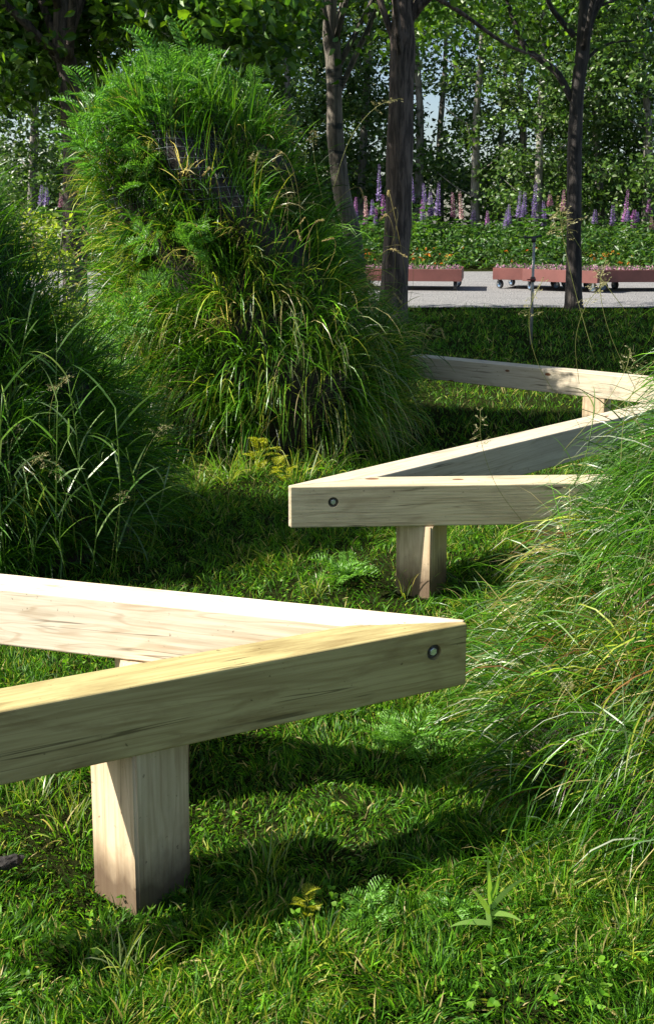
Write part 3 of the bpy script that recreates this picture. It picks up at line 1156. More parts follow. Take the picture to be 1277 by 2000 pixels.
def feather_plant_mesh(seed, nf=9, L=.2, hgt=.18, colr=(.10, .26, .045)):
    r = random.Random(seed)
    stem_pts = smooth_path([(0, 0, 0), (r.gauss(0, .015), r.gauss(0, .015), hgt * .6), (r.gauss(0, .03), r.gauss(0, .03), hgt)], 7)
    stem = npmesh('stem', *tube(stem_pts, [.0028 - .0003 * i for i in range(7)], 5, colr=(.08, .13, .03)))
    parts = []
    for i in range(nf):
        V, T, C = frond(seed * 10 + i, L * r.uniform(.7, 1.1), colr)
        t = (i + .5) / nf
        p = stem_pts[min(6, int(t * 7))]
        m = Matrix.Rotation(i * 2.4 + r.random() * .6, 3, 'Z') @ Matrix.Rotation(-r.uniform(.2, .9), 3, 'Y')
        V = V @ np.array(m).T + np.array(tuple(p))
        parts.append((V, T, C))
    return stem, npmesh('feathery_leaves', *merge(parts))


FEATH = [feather_plant_mesh(3, 10, .20, .22), feather_plant_mesh(5, 9, .17, .15, (.12, .28, .045)), feather_plant_mesh(8, 8, .14, .06, (.13, .30, .04)), feather_plant_mesh(9, 8, .15, .14, (.36, .38, .03))]


def feather(p, k, s, label, group=None, tilt=.15):
    root = empty('feathery_plant', p, random.uniform(0, 6.28))
    root.rotation_euler = (random.gauss(0, tilt), random.gauss(0, tilt), random.uniform(0, 6.28))
    root.scale = (s, s, s)
    tag(root, label, 'plant', group)
    link('stem', FEATH[k][0], root, M_leaf)
    link('feathery_leaves', FEATH[k][1], root, M_leaf)
    return root


def crown_mesh(name, clusters, per, spread, Ls, cols, wts, hang=.6, shape=None):
    C0 = np.array(clusters)
    n = len(C0) * per
    idx = np.repeat(np.arange(len(C0)), per)
    P = C0[idx] + rng.normal(0, 1, (n, 3)) * spread * np.array([1, 1, .6])
    D = rng.normal(0, 1, (n, 3)) * np.array([1, 1, .6])
    D[:, 2] -= hang
    L = rng.uniform(*Ls, n)
    tone = (1 + rng.normal(0, .18, len(C0)))[idx][:, None]
    c = pick(cols, wts, n) * tone.clip(.6, 1.5)
    return npmesh(name, *(shape or leaves)(P, D, L, L * rng.uniform(.45, .75, n), c), smooth=shape is None)


def small_plants():
    crown_lab = 'one of the feathery green plants crowded on the crown of the tall middle mound'
    for i in range(26):
        th = random.uniform(0, 6.28)
        t = random.uniform(.83, .97)
        p = MB.pos(np.array([th]), np.array([t]))[0]
        feather(p, i % 3, random.uniform(.95, 1.5), crown_lab, 'feathery plants on the crown of the middle mound', .3)
    for (x, y, s, q) in ((170, 290, 1.3, 'outermost feathery plant at the left silhouette of the middle mound, beside the dark trunk'), (230, 320, 1.3, 'large feathery plant low on the left shoulder of the middle mound'),
                         (300, 300, 1.2, 'feathery plant left of the wire mesh on the middle mound'), (330, 245, 1.2, 'feathery plant just above the left corner of the wire mesh'),
                         (240, 240, 1.2, 'feathery plant high on the left shoulder of the middle mound'), (195, 345, 1.1, 'lowest feathery plant at the left edge of the middle mound')):
        feather(atd(x, y, 6.25), 0, s, q, 'feathery plants on the left shoulder of the middle mound', .35)
    for (x, y, Y, s, q) in ((300, 420, 6.02, 1.0, 'second'), (310, 500, 5.98, .9, 'third'), (290, 360, 6.05, 1.1, 'topmost'), (320, 570, 5.98, .8, 'lowest')):
        feather(atd(x, y, Y), 1, s, q + ' of four feathery plants trailing in a column down the front of the middle mound', 'feathery plants trailing down the middle mound', .5)
    feather(atd(370, 500, 5.95), 2, 1.3, 'pale feathery leaf tuft in the dark middle of the tall mound', None, .4)
    feather(atd(370, 470, 5.93), 2, 1.0, 'small feathery tuft just above the pale one on the tall mound', None, .4)
    for (x, y, Y, q) in ((215, 650, 5.9, 'upper'), (225, 720, 5.8, 'middle'), (230, 790, 5.7, 'lower')):
        feather(atd(x, y, Y), 1, 1.3, q + ' bright feathery plant in the gap between left and middle mounds', 'feathery plants in the gap between the mounds', .3)
    # sunlit shrub seen through the gap left of the middle mound
    b = atd(105, 640, 8.6)
    root = empty('shrub', (b.x, b.y, 0))
    tag(root, 'sunlit yellow-green shrub glowing in the gap between left and middle mounds', 'shrub')
    cl = []
    stems = []
    for i in range(46):
        a_, q = random.uniform(0, 6.28), random.random() ** .5 * .42
        z = random.uniform(.15, 1.45)
        cl.append((q * math.cos(a_), q * math.sin(a_), z))
        if i % 6 == 0:
            stems.append(smooth_path([(0, 0, 0), (q * .4 * math.cos(a_), q * .4 * math.sin(a_), z * .6), cl[-1]], 6))
    link('crown', crown_mesh('crown', cl, 40, .10, (.03, .07), [(.20, .30, .03), (.30, .38, .06), (.12, .22, .03), (.55, .50, .42)], [4, 3, 2, 1.3], .2), root, M_leaf)
    for q in stems:
        V, T, C = tube(q, [.008] * 6, 5, colr=(.10, .10, .04))
        link('stem', npmesh('stem', V, T, C), root, M_leaf)
    feather(atz(505, 925, .02), 3, .95, 'yellow feathery plant at the foot of the middle mound')
    feather(atz(560, 945, .02), 3, .7, 'smaller yellowish feathery plant beside the tip of the far bench rail')
    feather(atz(655, 1150, .02), 2, 1.05, 'low green feathery tuft left of the far bench post')
    feather(atz(690, 1135, .02), 2, .8, 'small green feathery tuft touching the far bench post')
    feather(atz(800, 1480, 0), 2, .8, 'bright green feathery tuft under the point of the near beam')
    feather(atz(770, 1455, 0), 2, .6, 'smaller feathery tuft beside the bright one under the near beam')
    feather(atz(745, 1800, -.01), 2, .55, 'feathery tuft in the lawn left of the broad leaved weed')
    feather(atz(855, 1815, -.01), 2, .55, 'feathery tuft in the lawn touching the broad leaved weed')
    feather(atz(600, 1800, -.01), 3, .3, 'low yellowish feathery tuft in the middle of the front lawn')
    # broad leaved weed
    root = empty('weed', atz(955, 1850, 0))
    tag(root, 'upright weed with long narrow bright leaves in the front lawn', 'plant')
    stp = smooth_path([(0, 0, 0), (.004, 0, .05), (-.002, .004, .10)], 7)
    link('stem', npmesh('stem', *tube(stp, [.0026] * 7, 5, colr=(.12, .22, .04))), root, M_leaf)
    for (ax, az, L, z, dr) in ((200, 62, .075, .07, .6), (110, 80, .085, .10, .2), (250, 75, .09, .09, .2), (20, 45, .09, .08, .9), (330, 25, .07, .07, 1.2), (180, 10, .08, .05, .9), (90, 30, .07, .04, 1.0), (300, 70, .07, .10, .2)):
        a_, e_ = R(ax), R(az)
        D = np.array([[math.cos(a_) * math.cos(e_), math.sin(a_) * math.cos(e_), math.sin(e_)]])
        V, T, C = blades(np.array([[0, 0, z]]), D, np.array([L]), np.array([.012]), np.array([dr]), 7, np.array([(.26, .44, .09)]), shape=.95, face=np.array([[0.3, -1, .4]]))
        link('leaf', npmesh('leaf', V, T, C), root, M_leaf)
    # loose tufts of taller grass in the lawn
    tl = {(140, 1600): 'dry tuft of taller grass left of the near post', (60, 1560): 'taller grass tuft below the near beam at the left edge',
          (490, 930): 'pale tall grass tuft at the foot of the middle mound', (580, 945): 'pale grass tuft beside the tip of the far rail',
          (440, 940): 'leafy grass tuft left of the yellow feathery plant', (620, 1180): 'grass tuft just behind the near pointed beam', (790, 1185): 'grass tuft at the foot of the far post',
          (520, 1690): 'loose taller grass tuft right of the near post', (640, 915): 'pale grass tuft behind the tip of the far rail', (380, 960): 'tall grass tuft where the left and middle mounds meet',
          (1240, 1830): 'taller grass tuft in the lower right corner', (250, 1900): 'loose grass tuft in front of the near post'}
    for (x, y), lab in tl.items():
        p = atz(x, y, 0)
        p.z = gz(p.x, p.y)
        far = p.y > 4
        n = 46 if not far else 60
        P = np.stack([rng.normal(0, .022 if not far else .05, n), rng.normal(0, .022 if not far else .05, n), np.zeros(n)], 1)
        D = np.concatenate([P[:, :2] * 9, np.ones((n, 1))], 1) + rng.normal(0, .3, (n, 3))
        k = 1.0 if not far else 2.0
        V, T, C = blades(P, D, rng.uniform(.05, .13, n) * k, rng.uniform(.002, .004, n) * k, rng.uniform(.5, 2.2, n), 5, pick([G_BRI, G_YEL, STRAW, (.2, .26, .1)], [3, 2, 1, 2], n), .2)
        o = link('grass_tuft', npmesh('grass_tuft', V, T, C), None, M_grass)
        o.location = p
        tag(o, lab, 'grass tuft', 'loose grass tufts')
    # bark chunk lying at the left edge
    bm = bmesh.new()
    bmesh.ops.create_icosphere(bm, subdivisions=3, radius=1)
    for v in bm.verts:
        f = 1 + .35 * noise.noise(v.co * 2.1)
        v.co = Vector((v.co.x * .055 * f, v.co.y * .03 * f, v.co.z * .02 * f + .012))
    me = bpy.data.meshes.new('bark_chunk')
    bm.to_mesh(me)
    bm.free()
    o = link('bark_chunk', me, None, plain_mat('rotten_bark', (.018, .015, .013), .95, 0, .5, 60, .8))
    o.location = atz(15, 1690, .01)
    o.rotation_euler = (0, .1, .5)
    o.scale = (.6, .6, .6)
    tag(o, 'dark lump of bark lying in the grass at the left edge', 'bark')


small_plants()

# ------------------------------------------------------------------ trees near the path
M_bark1 = bark_mat('bark_brown', (.15, .112, .088), (.028, .020, .016))
M_bark2 = bark_mat('bark_grey', (.15, .13, .10), (.045, .038, .030), (.02, .025, .022), .8, .6)
M_bark4 = bark_mat('bark_black', (.060, .050, .042), (.012, .010, .009))
M_bark3 = bark_mat('bark_poplar', (.24, .225, .19), (.08, .075, .06), (.04, .04, .035), .7, .5)


def path_tree(label, trunk_px, Y, radii, limbs, m, crown_h, crown_r, seed, ncl, per, leaf=(.09, .16), group='trees along the path', extra=(), shift=(0, 0)):
    """trunk_px: photo points traced down the trunk axis at depth Y, top first"""
    pts = [atd(x, y, Y) for x, y in trunk_px]
    base = pts[-1]
    foot = Vector((base.x, base.y, gz(base.x, base.y) - .1))
    r = random.Random(seed)
    top = pts[0] + (pts[0] - pts[1]).normalized() * 0
    up = Vector((top.x + r.gauss(0, .2), top.y + r.gauss(0, .2), crown_h + crown_r * .7))
    path = smooth_path([foot] + pts[::-1][1:] + [up], 34)
    root = empty('path_tree', (foot.x, foot.y, foot.z))
    tag(root, label, 'tree', group)
    off = np.array(tuple(foot))
    n = len(path)
    rad = []
    for i, p in enumerate(path):
        t = i / (n - 1)
        rr = radii[0] * (1 - t) + radii[1] * t
        rr *= 1 + .5 * math.exp(-t * 22)
        rad.append(max(rr * (1 if t < .75 else 1 - (t - .75) * 3.2), .02))
    V, T, C = tube(path, rad, 16, .16)
    link('trunk', npmesh('trunk', V - off, T), root, m)
    # limbs seen in the photo
    ends = []
    for (lp, r0, r1) in limbs:
        q = smooth_path([atd(x, y, Y + dy) for x, y, dy in lp], 18)
        V, T, C = tube(q, [r0 + (r1 - r0) * i / 17 for i in range(18)], 8, .15)
        link('limb', npmesh('limb', V - off, T), root, m)
        ends += [q[11], q[14], q[17]]
    # hidden limbs carrying the crown above the frame
    ctr = Vector((up.x + shift[0], up.y + shift[1], crown_h))
    for i in range(9):
        a = i * 2.4 + r.random()
        s = path[int(n * r.uniform(.55, .92))]
        e = ctr + Vector((math.cos(a) * crown_r * r.uniform(.6, .95), math.sin(a) * crown_r * r.uniform(.6, .95), r.uniform(-.6, .5) * crown_r))
        q = smooth_path([s, s.lerp(e, .5) + Vector((0, 0, .25)), e], 12)
        V, T, C = tube(q, [.05 - .0035 * k for k in range(12)], 6, .1)
        link('limb', npmesh('limb', V - off, T), root, m)
        ends += [q[6], q[8], q[10], q[11]]
    cl = []
    for i in range(ncl):
        if i < len(ends) * 2:
            e = ends[i % len(ends)] + Vector((r.gauss(0, .35), r.gauss(0, .35), r.gauss(0, .25)))
        else:
            while True:
                v = Vector((r.uniform(-1, 1), r.uniform(-1, 1), r.uniform(-.85, 1)))
                if .35 < v.length < 1:
                    break
            e = ctr + v * crown_r
        cl.append(tuple(e - foot))
    for (x, y, dy) in extra:
        cl.append(tuple(atd(x, y, Y + dy) - foot))
    keep = []
    for e in cl:
        p = Vector(e) + foot
        x, y = proj(p)
        hide = False
        for (x0, x1, d) in ((75, 185, 11.4), (615, 690, 16.9), (735, 835, 14.9), (1085, 1170, 17.0)):
            mg = .42 * F / p.y
            hide |= x0 - mg < x < x1 + mg and p.y < d and -120 < y < 480
        if not hide:
            keep.append(e)
    cl = keep
    me = crown_mesh('crown', cl, per, .30, leaf, [(.034, .092, .010), (.060, .145, .012), (.12, .23, .016)], [3, 4, 3], shape=oval_leaves)
    link('crown', me, root, M_leaf)
    return root


def near_trees():
    ex = []
    while len(ex) < 300:
        x, y = random.uniform(-40, 660), random.uniform(-80, 190)
        lim = np.interp(x, [0, 90, 180, 260, 380, 460, 560, 640], [165, 175, 80, 60, 85, 130, 120, 20])
        if y < lim - 15:
            ex.append((x, y, random.uniform(.7, 2.8) if 20 < x < 260 or random.random() < .6 else random.uniform(-2.0, 0)))
    path_tree('dark brown tree with drooping leaves behind the left mound', [(122, 0), (130, 120), (143, 260), (146, 400), (148, 690)], 11.0, (.125, .09), [], M_bark1, 6.6, 3.4, 1, 230, 62, (.08, .15), extra=ex, shift=(-1.4, -.1))  # crown above the frame widened and shifted left to shade the back lawn
    path_tree('leafy tree added left of the picture edge to shade the back lawn, only its hanging leaves showing', [(-260, 0), (-255, 200), (-250, 400), (-250, 640)], 12.9, (.14, .1), [], M_bark1, 6.2, 3.7, 9, 400, 50, (.12, .21))  # mostly unseen tree, added so its crown shades the back lawn
    path_tree('slender grey tree with dark bark rings just left of the thick trunk', [(648, -20), (652, 120), (655, 260), (668, 380), (690, 470), (700, 606)], 16.5, (.15, .11),
              [([(650, 40, 0), (635, 15, .1), (615, -20, .3), (600, -50, .4)], .045, .02)], M_bark2, 7.4, 2.2, 2, 60, 40)
    ex = [(random.uniform(700, 900), random.uniform(-30, 125), random.uniform(.2, 1.8)) for i in range(16)]
    path_tree('thick rough-barked tree whose trunk stands left of the red planters', [(787, -20), (787, 100), (782, 250), (779, 420), (772, 520), (764, 640)], 14.5, (.19, .165),
              [([(808, 30, 0), (822, 12, -.1), (845, -10, -.2), (880, -60, -.4)], .06, .03), ([(845, -8, -.2), (900, 25, .4), (985, 85, .9), (1050, 112, 1.5)], .035, .02)], M_bark1, 7.7, 2.6, 3, 80, 40, extra=ex)
    ex = [(random.uniform(820, 1277), random.uniform(-40, 1) + 150 * random.random() ** 2.5, random.uniform(.2, 2.4)) for i in range(38)]
    path_tree('dark slim forked tree on the right standing at the gravel edge', [(1142, -20), (1138, 80), (1126, 190), (1121, 320), (1120, 460), (1121, 604)], 16.75, (.118, .105),
              [([(1117, 195, 0), (1085, 140, .1), (1030, 98, .2), (1008, 55, .3), (990, 0, .4), (985, -40, .4)], .062, .03),
               ([(1120, 70, 0), (1095, 40, -.1), (1072, 8, -.2), (1060, -40, -.4)], .05, .03),
               ([(1143, 118, 0), (1165, 98, .1), (1200, 82, .2), (1255, 80, .3)], .03, .012),
               ([(1150, 20, 0), (1180, 8, .1), (1230, -12, .3)], .03, .015)], M_bark4, 8.0, 2.6, 4, 85, 40, extra=ex)


near_trees()

# ------------------------------------------------------------------ woodland behind


def poplar_proto(seed, h=13, lean=0.0, ncl=250):
    r = random.Random(seed)
    pts = smooth_path([(0, 0, -.2), (lean * .3 + r.gauss(0, .1), 0, h * .3), (lean * .7 + r.gauss(0, .15), r.gauss(0, .1), h * .62), (lean, 0, h)], 16)
    V, T, C = tube(pts, [.17 * (1 - i / 17) + .02 for i in range(16)], 9, .12)
    tr = npmesh('trunk', V, T)
    cl = []
    for i in range(ncl):
        z = h * (.08 + .95 * r.random() ** .85)
        k = min(15, int(z / h * 15))
        rad = 2.1 * (1 - abs(z / h - .45) * 1.1) + .4
        a = r.uniform(0, 6.28)
        q = rad * math.sqrt(r.random())
        cl.append((pts[k].x + q * math.cos(a), pts[k].y + q * math.sin(a), z))
    cr = crown_mesh('crown', cl, 52, .30, (.14, .26), [(.035, .085, .016), (.060, .125, .022), (.11, .19, .04), (.15, .20, .09)], [3, 4, 2.5, 1.0], .3)
    br = []
    for i in range(8):
        z = h * (.15 + .08 * i)
        k = min(14, int(z / h * 15))
        a = r.uniform(0, 6.28)
        e = pts[k] + Vector((math.cos(a) * 1.4, math.sin(a) * 1.4, .9))
        V, T, C = tube([pts[k], pts[k].lerp(e, .5) + Vector((0, 0, -.1)), e], [.035, .025, .01], 5)
        br.append(npmesh('branch', V, T))
    return tr, cr, br


def woodland():
    protos = [poplar_proto(i, 12.5 + i, (-.7, .5, .9)[i]) for i in range(3)]
    protos.append(poplar_proto(6, 13, .2, 70))
    # photo column of the trunk foot, depth, label
    spots = [(812, 41, 'pale poplar right behind the thick rough-barked trunk'), (928, 39, 'stout pale poplar rising under the patch of bright sky'),
             (978, 44, 'dark slender poplar just right of the stout pale one'), (1012, 40, 'leaning thin poplar left of the palest trunk'),
             (1048, 37, 'palest slim poplar trunk left of the forked tree'), (1180, 38, 'bushy poplar right of the forked tree'),
             (1262, 36, 'leafy poplar at the right edge of the wood'), (700, 42, 'poplar between the grey ringed tree and the thick trunk'),
             (585, 40, 'poplar left of the grey ringed tree above the mound'), (470, 43, 'poplar hidden behind the crown of the middle mound'),
             (60, 38, 'poplar at the far left edge of the wood'), (215, 41, 'poplar just right of the dark left tree'), (330, 39, 'poplar behind the left shoulder of the middle mound'),
             (1120, 46, 'deep set poplar directly behind the forked tree'), (640, 47, 'deep set poplar behind the grey ringed tree'), (860, 48, 'deep set poplar below the patch of bright sky')]
    for i, (x, Y, lab) in enumerate(spots):
        p = atd(x, 440, Y)
        root = empty('poplar_tree', (p.x, Y, gz(p.x, Y) - .05), i * 1.9)
        s = random.uniform(.9, 1.1)
        root.scale = (s, s, s)
        tag(root, lab, 'tree', 'poplars of the wood behind the flower bed')
        tr, cr, br = protos[3 if x in (928, 978, 860, 812, 1012) else i % 3]
        link('trunk', tr, root, M_bark3)
        link('crown', cr, root, M_wood_leaf)
        for q in br:
            link('branch', q, root, M_bark3)
    # mass of the wood further back
    n = 800
    cl = []
    for i in range(n):
        Y = random.uniform(50, 62)
        x = random.uniform(-23, 23)
        z = 1 + 15 * random.random()
        gapx = (x / Y * F + 638)
        gapy = YH - (z - H) / Y * F
        if abs(gapx - 905) < 150 and 40 < gapy < 330:
            continue
        cl.append((x, Y, z))
    for i in range(260):
        cl.append((random.uniform(-23, 23), random.uniform(46, 52), .6 + 3.5 * random.random()))
    me = crown_mesh('wood', cl, 60, .75, (.22, .40), [(.030, .068, .018), (.050, .10, .025), (.085, .14, .04)], [3, 3, 1.5], .3)
    tag(link('far_wood', me, None, M_wood_leaf), 'dense mass of leaves deep in the wood behind the poplars', 'woodland', kind='stuff')


woodland()

# ------------------------------------------------------------------ flower bed


def flower_bed():
    # foliage mass
    n = 30000
    X = rng.uniform(-13, 14, n)
    Y = 30.9 + 5.5 * rng.uniform(0, 1, n)
    g = gzv(X, Y)
    hh = np.array([.75 + .35 * noise.noise(Vector((a * .8, b * .8, 2.2))) for a, b in zip(X, Y)]) * np.clip((Y - 30.6) / 1.8, .22, 1)
    Z = g + hh * rng.uniform(0.15, 1.05, n)
    P = np.stack([X, Y, Z], 1)
    D = rng.normal(0, 1, (n, 3)) * np.array([1, 1, .5]) + np.array([0, 0, .2])
    L = rng.uniform(.12, .26, n)
    a = leaves(P, D, L, L * .38, pick([(.030, .085, .016), (.050, .125, .020), (.080, .16, .028), (.10, .16, .04)], [4, 4, 2.5, 1], n))
    o = link('flower_bed_foliage', npmesh('flower_bed_foliage', *a), None, M_leaf)
    tag(o, 'dense green leafy growth filling the flower bed behind the path', 'foliage', kind='stuff')
    # low orange flowers along the front
    n = 1300
    X = rng.uniform(-12, 13, n)
    dens = np.array([noise.noise(Vector((a * .9, 0, 7.7))) for a in X])
    X = X[dens + rng.normal(0, .25, n) > .15]
    n = len(X)
    Y = 30.6 + rng.uniform(0, 1, n) ** 1.3 * 1.6
    Z = gzv(X, Y) + rng.uniform(.2, .55, n)
    k = 6
    P = np.repeat(np.stack([X, Y, Z], 1), k, 0) + rng.normal(0, .015, (n * k, 3))
    D = rng.normal(0, 1, (n * k, 3)) * np.array([1, 1, .3])
    L = np.full(n * k, .055)
    a = leaves(P, D, L, L * .7, np.repeat(pick([(.48, .12, .015), (.50, .19, .02), (.42, .33, .06)], [4, 2, 1.5], n), k, 0))
    b = leaves(np.stack([X, Y, gzv(X, Y)], 1).repeat(4, 0) + rng.normal(0, .08, (n * 4, 3)) * np.array([1, 1, .5]) + np.array([0, 0, .15]), rng.normal(0, .5, (n * 4, 3)) + np.array([0, 0, 1]),
               rng.uniform(.15, .3, n * 4), np.full(n * 4, .05), pick([(.07, .15, .02), (.14, .18, .04)], [2, 1], n * 4))
    o = link('orange_flowers', npmesh('orange_flowers', *merge([a, b])), None, M_petal)
    tag(o, 'low orange and yellow flowers along the front of the bed', 'flowers', kind='stuff')

    # lupins
    cols = {'violet': [(.23, .16, .37), (.30, .23, .43), (.17, .12, .29)], 'pink': [(.40, .18, .28), (.44, .26, .33), (.33, .14, .23)],
            'pale pink': [(.55, .34, .35), (.55, .42, .40), (.46, .27, .30)], 'magenta': [(.36, .15, .36), (.4, .2, .42), (.30, .12, .32)]}
    spikes = {}
    for cn, cc in cols.items():
        P, D, L = [], [], []
        r = random.Random(len(cn))
        for i in range(110):
            z = i / 110
            a = i * 2.4
            rad = .012
            P.append((rad * math.cos(a), rad * math.sin(a), z))
            D.append((math.cos(a), math.sin(a), .35 + r.gauss(0, .2)))
            L.append((.085 * (1 - z * .72)) * r.uniform(.8, 1.15))
        nn = len(P)
        L = np.array(L)
        spikes[cn] = npmesh('flower_spike', *leaves(np.array(P), np.array(D), L, L * .75, pick(cc, [1] * 3, nn), .35))
    V, T, C = tube([(0, 0, 0), (.01, 0, .5), (0, 0, 1)], [.012, .010, .008], 5, colr=(.10, .17, .05))
    stem = npmesh('stem', V, T, C)
    P, D = [], []
    for i in range(9):
        a = i * 2.4
        c = Vector((math.cos(a) * .16, math.sin(a) * .16, .25 + .06 * i))
        for j in range(8):
            b_ = j * math.pi / 4
            P.append(tuple(c))
            D.append((math.cos(b_), math.sin(b_), .25))
    nn = len(P)
    lv = npmesh('palmate_leaves', *leaves(np.array(P), np.array(D), np.full(nn, .15), np.full(nn, .045), pick([(.06, .16, .025), (.09, .20, .03)], [1, 1], nn)))
    # photo column, row of spike tip, row of spike foot, colour, label
    data = [(740, 330, 392, 'violet', 'tall violet lupin close to the left side of the thick trunk'),
            (718, 388, 428, 'pale pink', 'pale pink lupin left of the thick trunk'), (733, 393, 420, 'violet', 'short violet lupin beside the pale pink one left of the thick trunk'),
            (752, 385, 420, 'magenta', 'magenta lupin touching the left edge of the thick trunk'),
            (806, 350, 395, 'violet', 'thin violet lupin just right of the thick trunk'), (818, 385, 420, 'violet', 'short violet lupin right of the thick trunk'),
            (827, 393, 420, 'magenta', 'small magenta lupin next to the short violet one'), (838, 362, 395, 'violet', 'violet lupin left of the fullest violet spike'),
            (852, 365, 420, 'violet', 'fullest violet lupin spike above the left planter'), (846, 380, 418, 'violet', 'violet lupin leaning against the fullest violet spike'),
            (888, 382, 425, 'pink', 'pink lupin left of the palest lupin'), (907, 380, 428, 'pale pink', 'palest pink lupin between the two planter groups'),
            (922, 412, 432, 'violet', 'short violet lupin at the foot of the palest one'), (953, 415, 440, 'magenta', 'low magenta lupin midway between the thick trunk and the sprinkler'),
            (985, 413, 445, 'violet', 'low violet lupin left of the sprinkler pole, nearest the leaves'), (997, 403, 438, 'violet', 'violet lupin second left of the sprinkler pole'),
            (1007, 378, 425, 'violet', 'violet lupin left of the tallest one by the sprinkler'), (1022, 380, 420, 'violet', 'violet lupin just left of the sprinkler pole'),
            (1038, 363, 410, 'violet', 'tallest violet lupin right above the sprinkler head'), (1036, 410, 430, 'pink', 'tiny pink lupin right above the sprinkler head'),
            (1068, 398, 435, 'violet', 'lone violet lupin right of the sprinkler'), (1083, 382, 402, 'pink', 'small pink lupin left of the forked tree trunk'),
            (1098, 375, 412, 'pink', 'bright pink lupin touching the forked tree trunk'), (1198, 405, 440, 'violet', 'violet lupin right of the forked tree'),
            (1216, 377, 432, 'magenta', 'tall magenta lupin farthest to the right of the forked tree'), (1268, 392, 415, 'magenta', 'small magenta lupin at the right edge'),
            (1272, 425, 450, 'pale pink', 'pale lupin low at the right edge'), (692, 388, 415, 'magenta', 'small magenta lupin beside the grey ringed tree'),
            (118, 380, 405, 'pink', 'pink lupin in the gap left of the middle mound'), (75, 365, 400, 'violet', 'violet lupin at the left above the dark mound'), (90, 370, 400, 'violet', 'second violet lupin in the gap left of the middle mound')]
    for i in range(18):
        x = random.choice([random.uniform(690, 745), random.uniform(805, 1100), random.uniform(1150, 1277)])
        y = random.uniform(402, 425)
        data.append((x, y, y + random.uniform(14, 26), random.choice(['violet', 'violet', 'magenta']), 'small purple lupin half sunk among the leaves of the flower bed'))
    for (x, y0, y1, cn, lab) in data:
        Y = random.uniform(33.2, 35.6)
        tip, ft = atd(x, y0, Y), atd(x, y1, Y)
        g = gz(ft.x, Y)
        root = empty('lupin', (ft.x, Y, g), random.uniform(0, 6))
        root.rotation_euler = (random.gauss(0, .05), random.gauss(0, .06), random.uniform(0, 6))
        tag(root, lab, 'lupin', 'lupins in the flower bed')
        s = link('stem', stem, root, M_petal)
        s.scale = (1, 1, tip.z - g - .05)
        s = link('flower_spike', spikes[cn], root, M_petal)
        s.location = (0, 0, ft.z - g)
        w_ = random.uniform(1.25, 1.7)
        s.scale = (w_, w_, (tip.z - ft.z) * 1.15)
        s = link('palmate_leaves', lv, root, M_leaf)
        s.scale = (1.3, 1.3, max(.6, (ft.z - g) / .8))


flower_bed()

# ------------------------------------------------------------------ wheeled planters
M_red = plain_mat('planter_red', (.165, .058, .050), .55, 0, .18, 3)
M_rub = plain_mat('caster_rubber', (.03, .032, .035), .6)
M_rim = plain_mat('caster_hub', (.12, .20, .32), .4, .2)


def caster(parent, p, rz):
    V, T = [], []
    r, wd, N = .092, .03, 20
    for i in range(N):
        a = 2 * math.pi * i / N
        for (y, q) in ((-wd, .62), (-wd, .94), (-wd * .6, 1), (wd * .6, 1), (wd, .94), (wd, .62)):
            V.append((r * q * math.cos(a), y, r * q * math.sin(a)))
    for i in range(N):
        j = (i + 1) % N
        for k in range(6):
            k2 = (k + 1) % 6
            T.append((i * 6 + k, j * 6 + k, j * 6 + k2, i * 6 + k2))
    root = link('wheel', npmesh('wheel', np.array(V), np.array(T)), parent, M_rub)
    root.location = p
    root.rotation_euler = (0, 0, rz)
    bm = bmesh.new()
    bmesh.ops.create_cone(bm, cap_ends=True, segments=16, radius1=r * .63, radius2=r * .63, depth=wd * 1.7, matrix=Matrix.Rotation(R(90), 4, 'X'))
    me = bpy.data.meshes.new('hub')
    bm.to_mesh(me)
    bm.free()
    link('hub', me, root, M_rim)
    bm = bmesh.new()
    for sy in (-1, 1):
        bmesh.ops.create_cube(bm, size=1, matrix=Matrix.Translation((.012, sy * .042, .06)) @ Matrix.Diagonal((.045, .006, .12, 1)))
    bmesh.ops.create_cube(bm, size=1, matrix=Matrix.Translation((.012, 0, .122)) @ Matrix.Diagonal((.09, .10, .012, 1)))
    me = bpy.data.meshes.new('fork')
    bm.to_mesh(me)
    bm.free()
    link('fork', me, root, M_bolt)


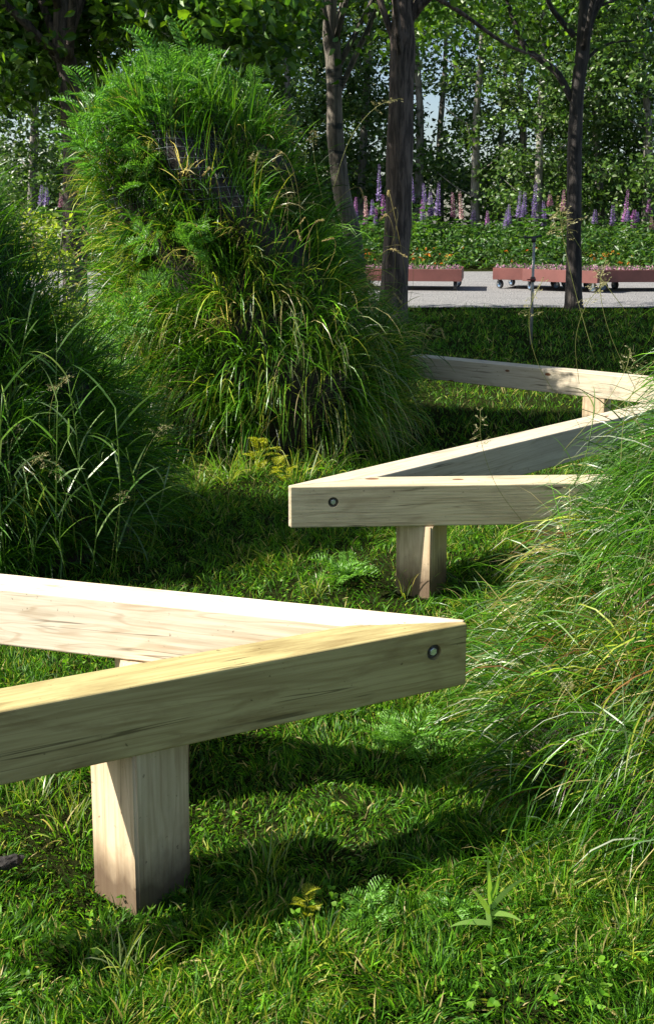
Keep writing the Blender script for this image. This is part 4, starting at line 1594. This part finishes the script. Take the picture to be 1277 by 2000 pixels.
def planter(label, c, rz, lx, ly, seed):
    root = empty('wheeled_planter', (c.x, c.y, .03), rz)
    tag(root, label, 'planter', 'red wheeled planters on the gravel')
    z0, h, t = .195, .25, .03
    bm = bmesh.new()
    for (sx, sy, dx, dy) in ((0, -1, lx, t), (0, 1, lx, t), (-1, 0, t, ly - 2 * t), (1, 0, t, ly - 2 * t)):
        bmesh.ops.create_cube(bm, size=1, matrix=Matrix.Translation((sx * (lx - t) / 2, sy * (ly - t) / 2, z0 + h / 2)) @ Matrix.Diagonal((dx, dy, h, 1)))
    bmesh.ops.create_cube(bm, size=1, matrix=Matrix.Translation((0, 0, z0 + .03)) @ Matrix.Diagonal((lx - .062, ly - .062, .03, 1)))
    me = bpy.data.meshes.new('box')
    bmesh.ops.bevel(bm, geom=bm.edges[:], offset=.004, segments=1, affect='EDGES')
    bm.to_mesh(me)
    bm.free()
    link('box', me, root, M_red)
    bm = bmesh.new()
    bmesh.ops.create_grid(bm, x_segments=20, y_segments=20, size=.5)
    for v in bm.verts:
        v.co = Vector((v.co.x * (lx - .064), v.co.y * (ly - .064), z0 + h - .04 + .02 * noise.noise(Vector((v.co.x * 9, v.co.y * 9, seed)))))
    me = bpy.data.meshes.new('planting_soil')
    bm.to_mesh(me)
    bm.free()
    link('planting_soil', me, root, M_soil)
    n = 800
    P = np.stack([rng.uniform(-.48, .48, n) * lx, rng.uniform(-.47, .47, n) * ly, z0 + h + rng.uniform(-.04, .025, n)], 1)
    D = rng.normal(0, 1, (n, 3)) + np.array([0, 0, .6])
    L = rng.uniform(.04, .08, n)
    me = npmesh('pink_flowers', *leaves(P, D, L, L * .6, pick([(.36, .17, .26), (.33, .2, .27), (.07, .12, .04), (.12, .14, .06)], [3, 2, 4, 3], n)))
    o = link('pink_flowers', me, root, M_petal)
    o['kind'] = 'stuff'
    for sx in (-1, 1):
        for sy in (-1, 1):
            caster(root, (sx * (lx / 2 - .13), sy * (ly / 2 - .13), .094), random.uniform(0, 3))


def planters():
    # left one: corner at column ~ 770 hidden by the trunk
    planter('red wheeled planter box behind the thick rough-barked trunk', atz(800, 563, .03), R(-9), 2.25, 1.6, 1)
    planter('lighter red wheeled planter box left of the sprinkler pole', atz(1040, 562, .03), R(-24), 1.45, 1.3, 2)
    planter('red wheeled planter box crossing behind the forked tree trunk', atz(1118, 566, .03), R(-34), 1.6, 1.6, 3)
    planter('red wheeled planter box cut off by the right edge', atz(1236, 566, .03), R(4), 1.9, 1.3, 4)


planters()

# ------------------------------------------------------------------ irrigation riser


def sprinkler():
    b = atz(1036, 672, 0)
    root = empty('sprinkler', (b.x, b.y, 0))
    tag(root, 'thin grey irrigation sprinkler pole standing in the shaded lawn', 'sprinkler')
    top = atd(1037, 470, b.y).z
    Ms = plain_mat('grey_pipe', (.30, .30, .28), .5, .4)
    V, T, C = tube([(0, 0, -.1), (.0, 0, top * .5), (.004, 0, top)], [.016, .016, .015], 10)
    link('pole', npmesh('pole', V, T), root, Ms)
    V, T, C = tube([(.002, 0, top * .60), (.002, 0, top * .61), (.002, 0, top * .645), (.002, 0, top * .655)], [.018, .030, .030, .018], 10)
    vb = link('valve', npmesh('valve', V, T), root, plain_mat('valve_brown', (.10, .05, .035), .6))
    V, T, C = tube([(.03, -.03, top * .628), (-.07, -.035, top * .628)], [.009, .007], 8)
    link('valve_handle', npmesh('valve_handle', V, T), vb, plain_mat('valve_red', (.25, .03, .025), .5))
    Mh = plain_mat('sprinkler_black', (.03, .03, .03), .5)
    V, T, C = merge([tube([(0, 0, top - .02), (0, 0, top), (0, 0, top + .035), (0, 0, top + .045)], [.018, .028, .028, .012], 10),
                     tube([(-.10, 0, top + .035), (.02, 0, top + .04), (.09, 0, top + .06)], [.008, .014, .010], 8), tube([(-.10, 0, top + .02), (-.10, 0, top + .06)], [.016, .016], 8)])
    link('sprinkler_head', npmesh('sprinkler_head', V, T), root, Mh)


sprinkler()
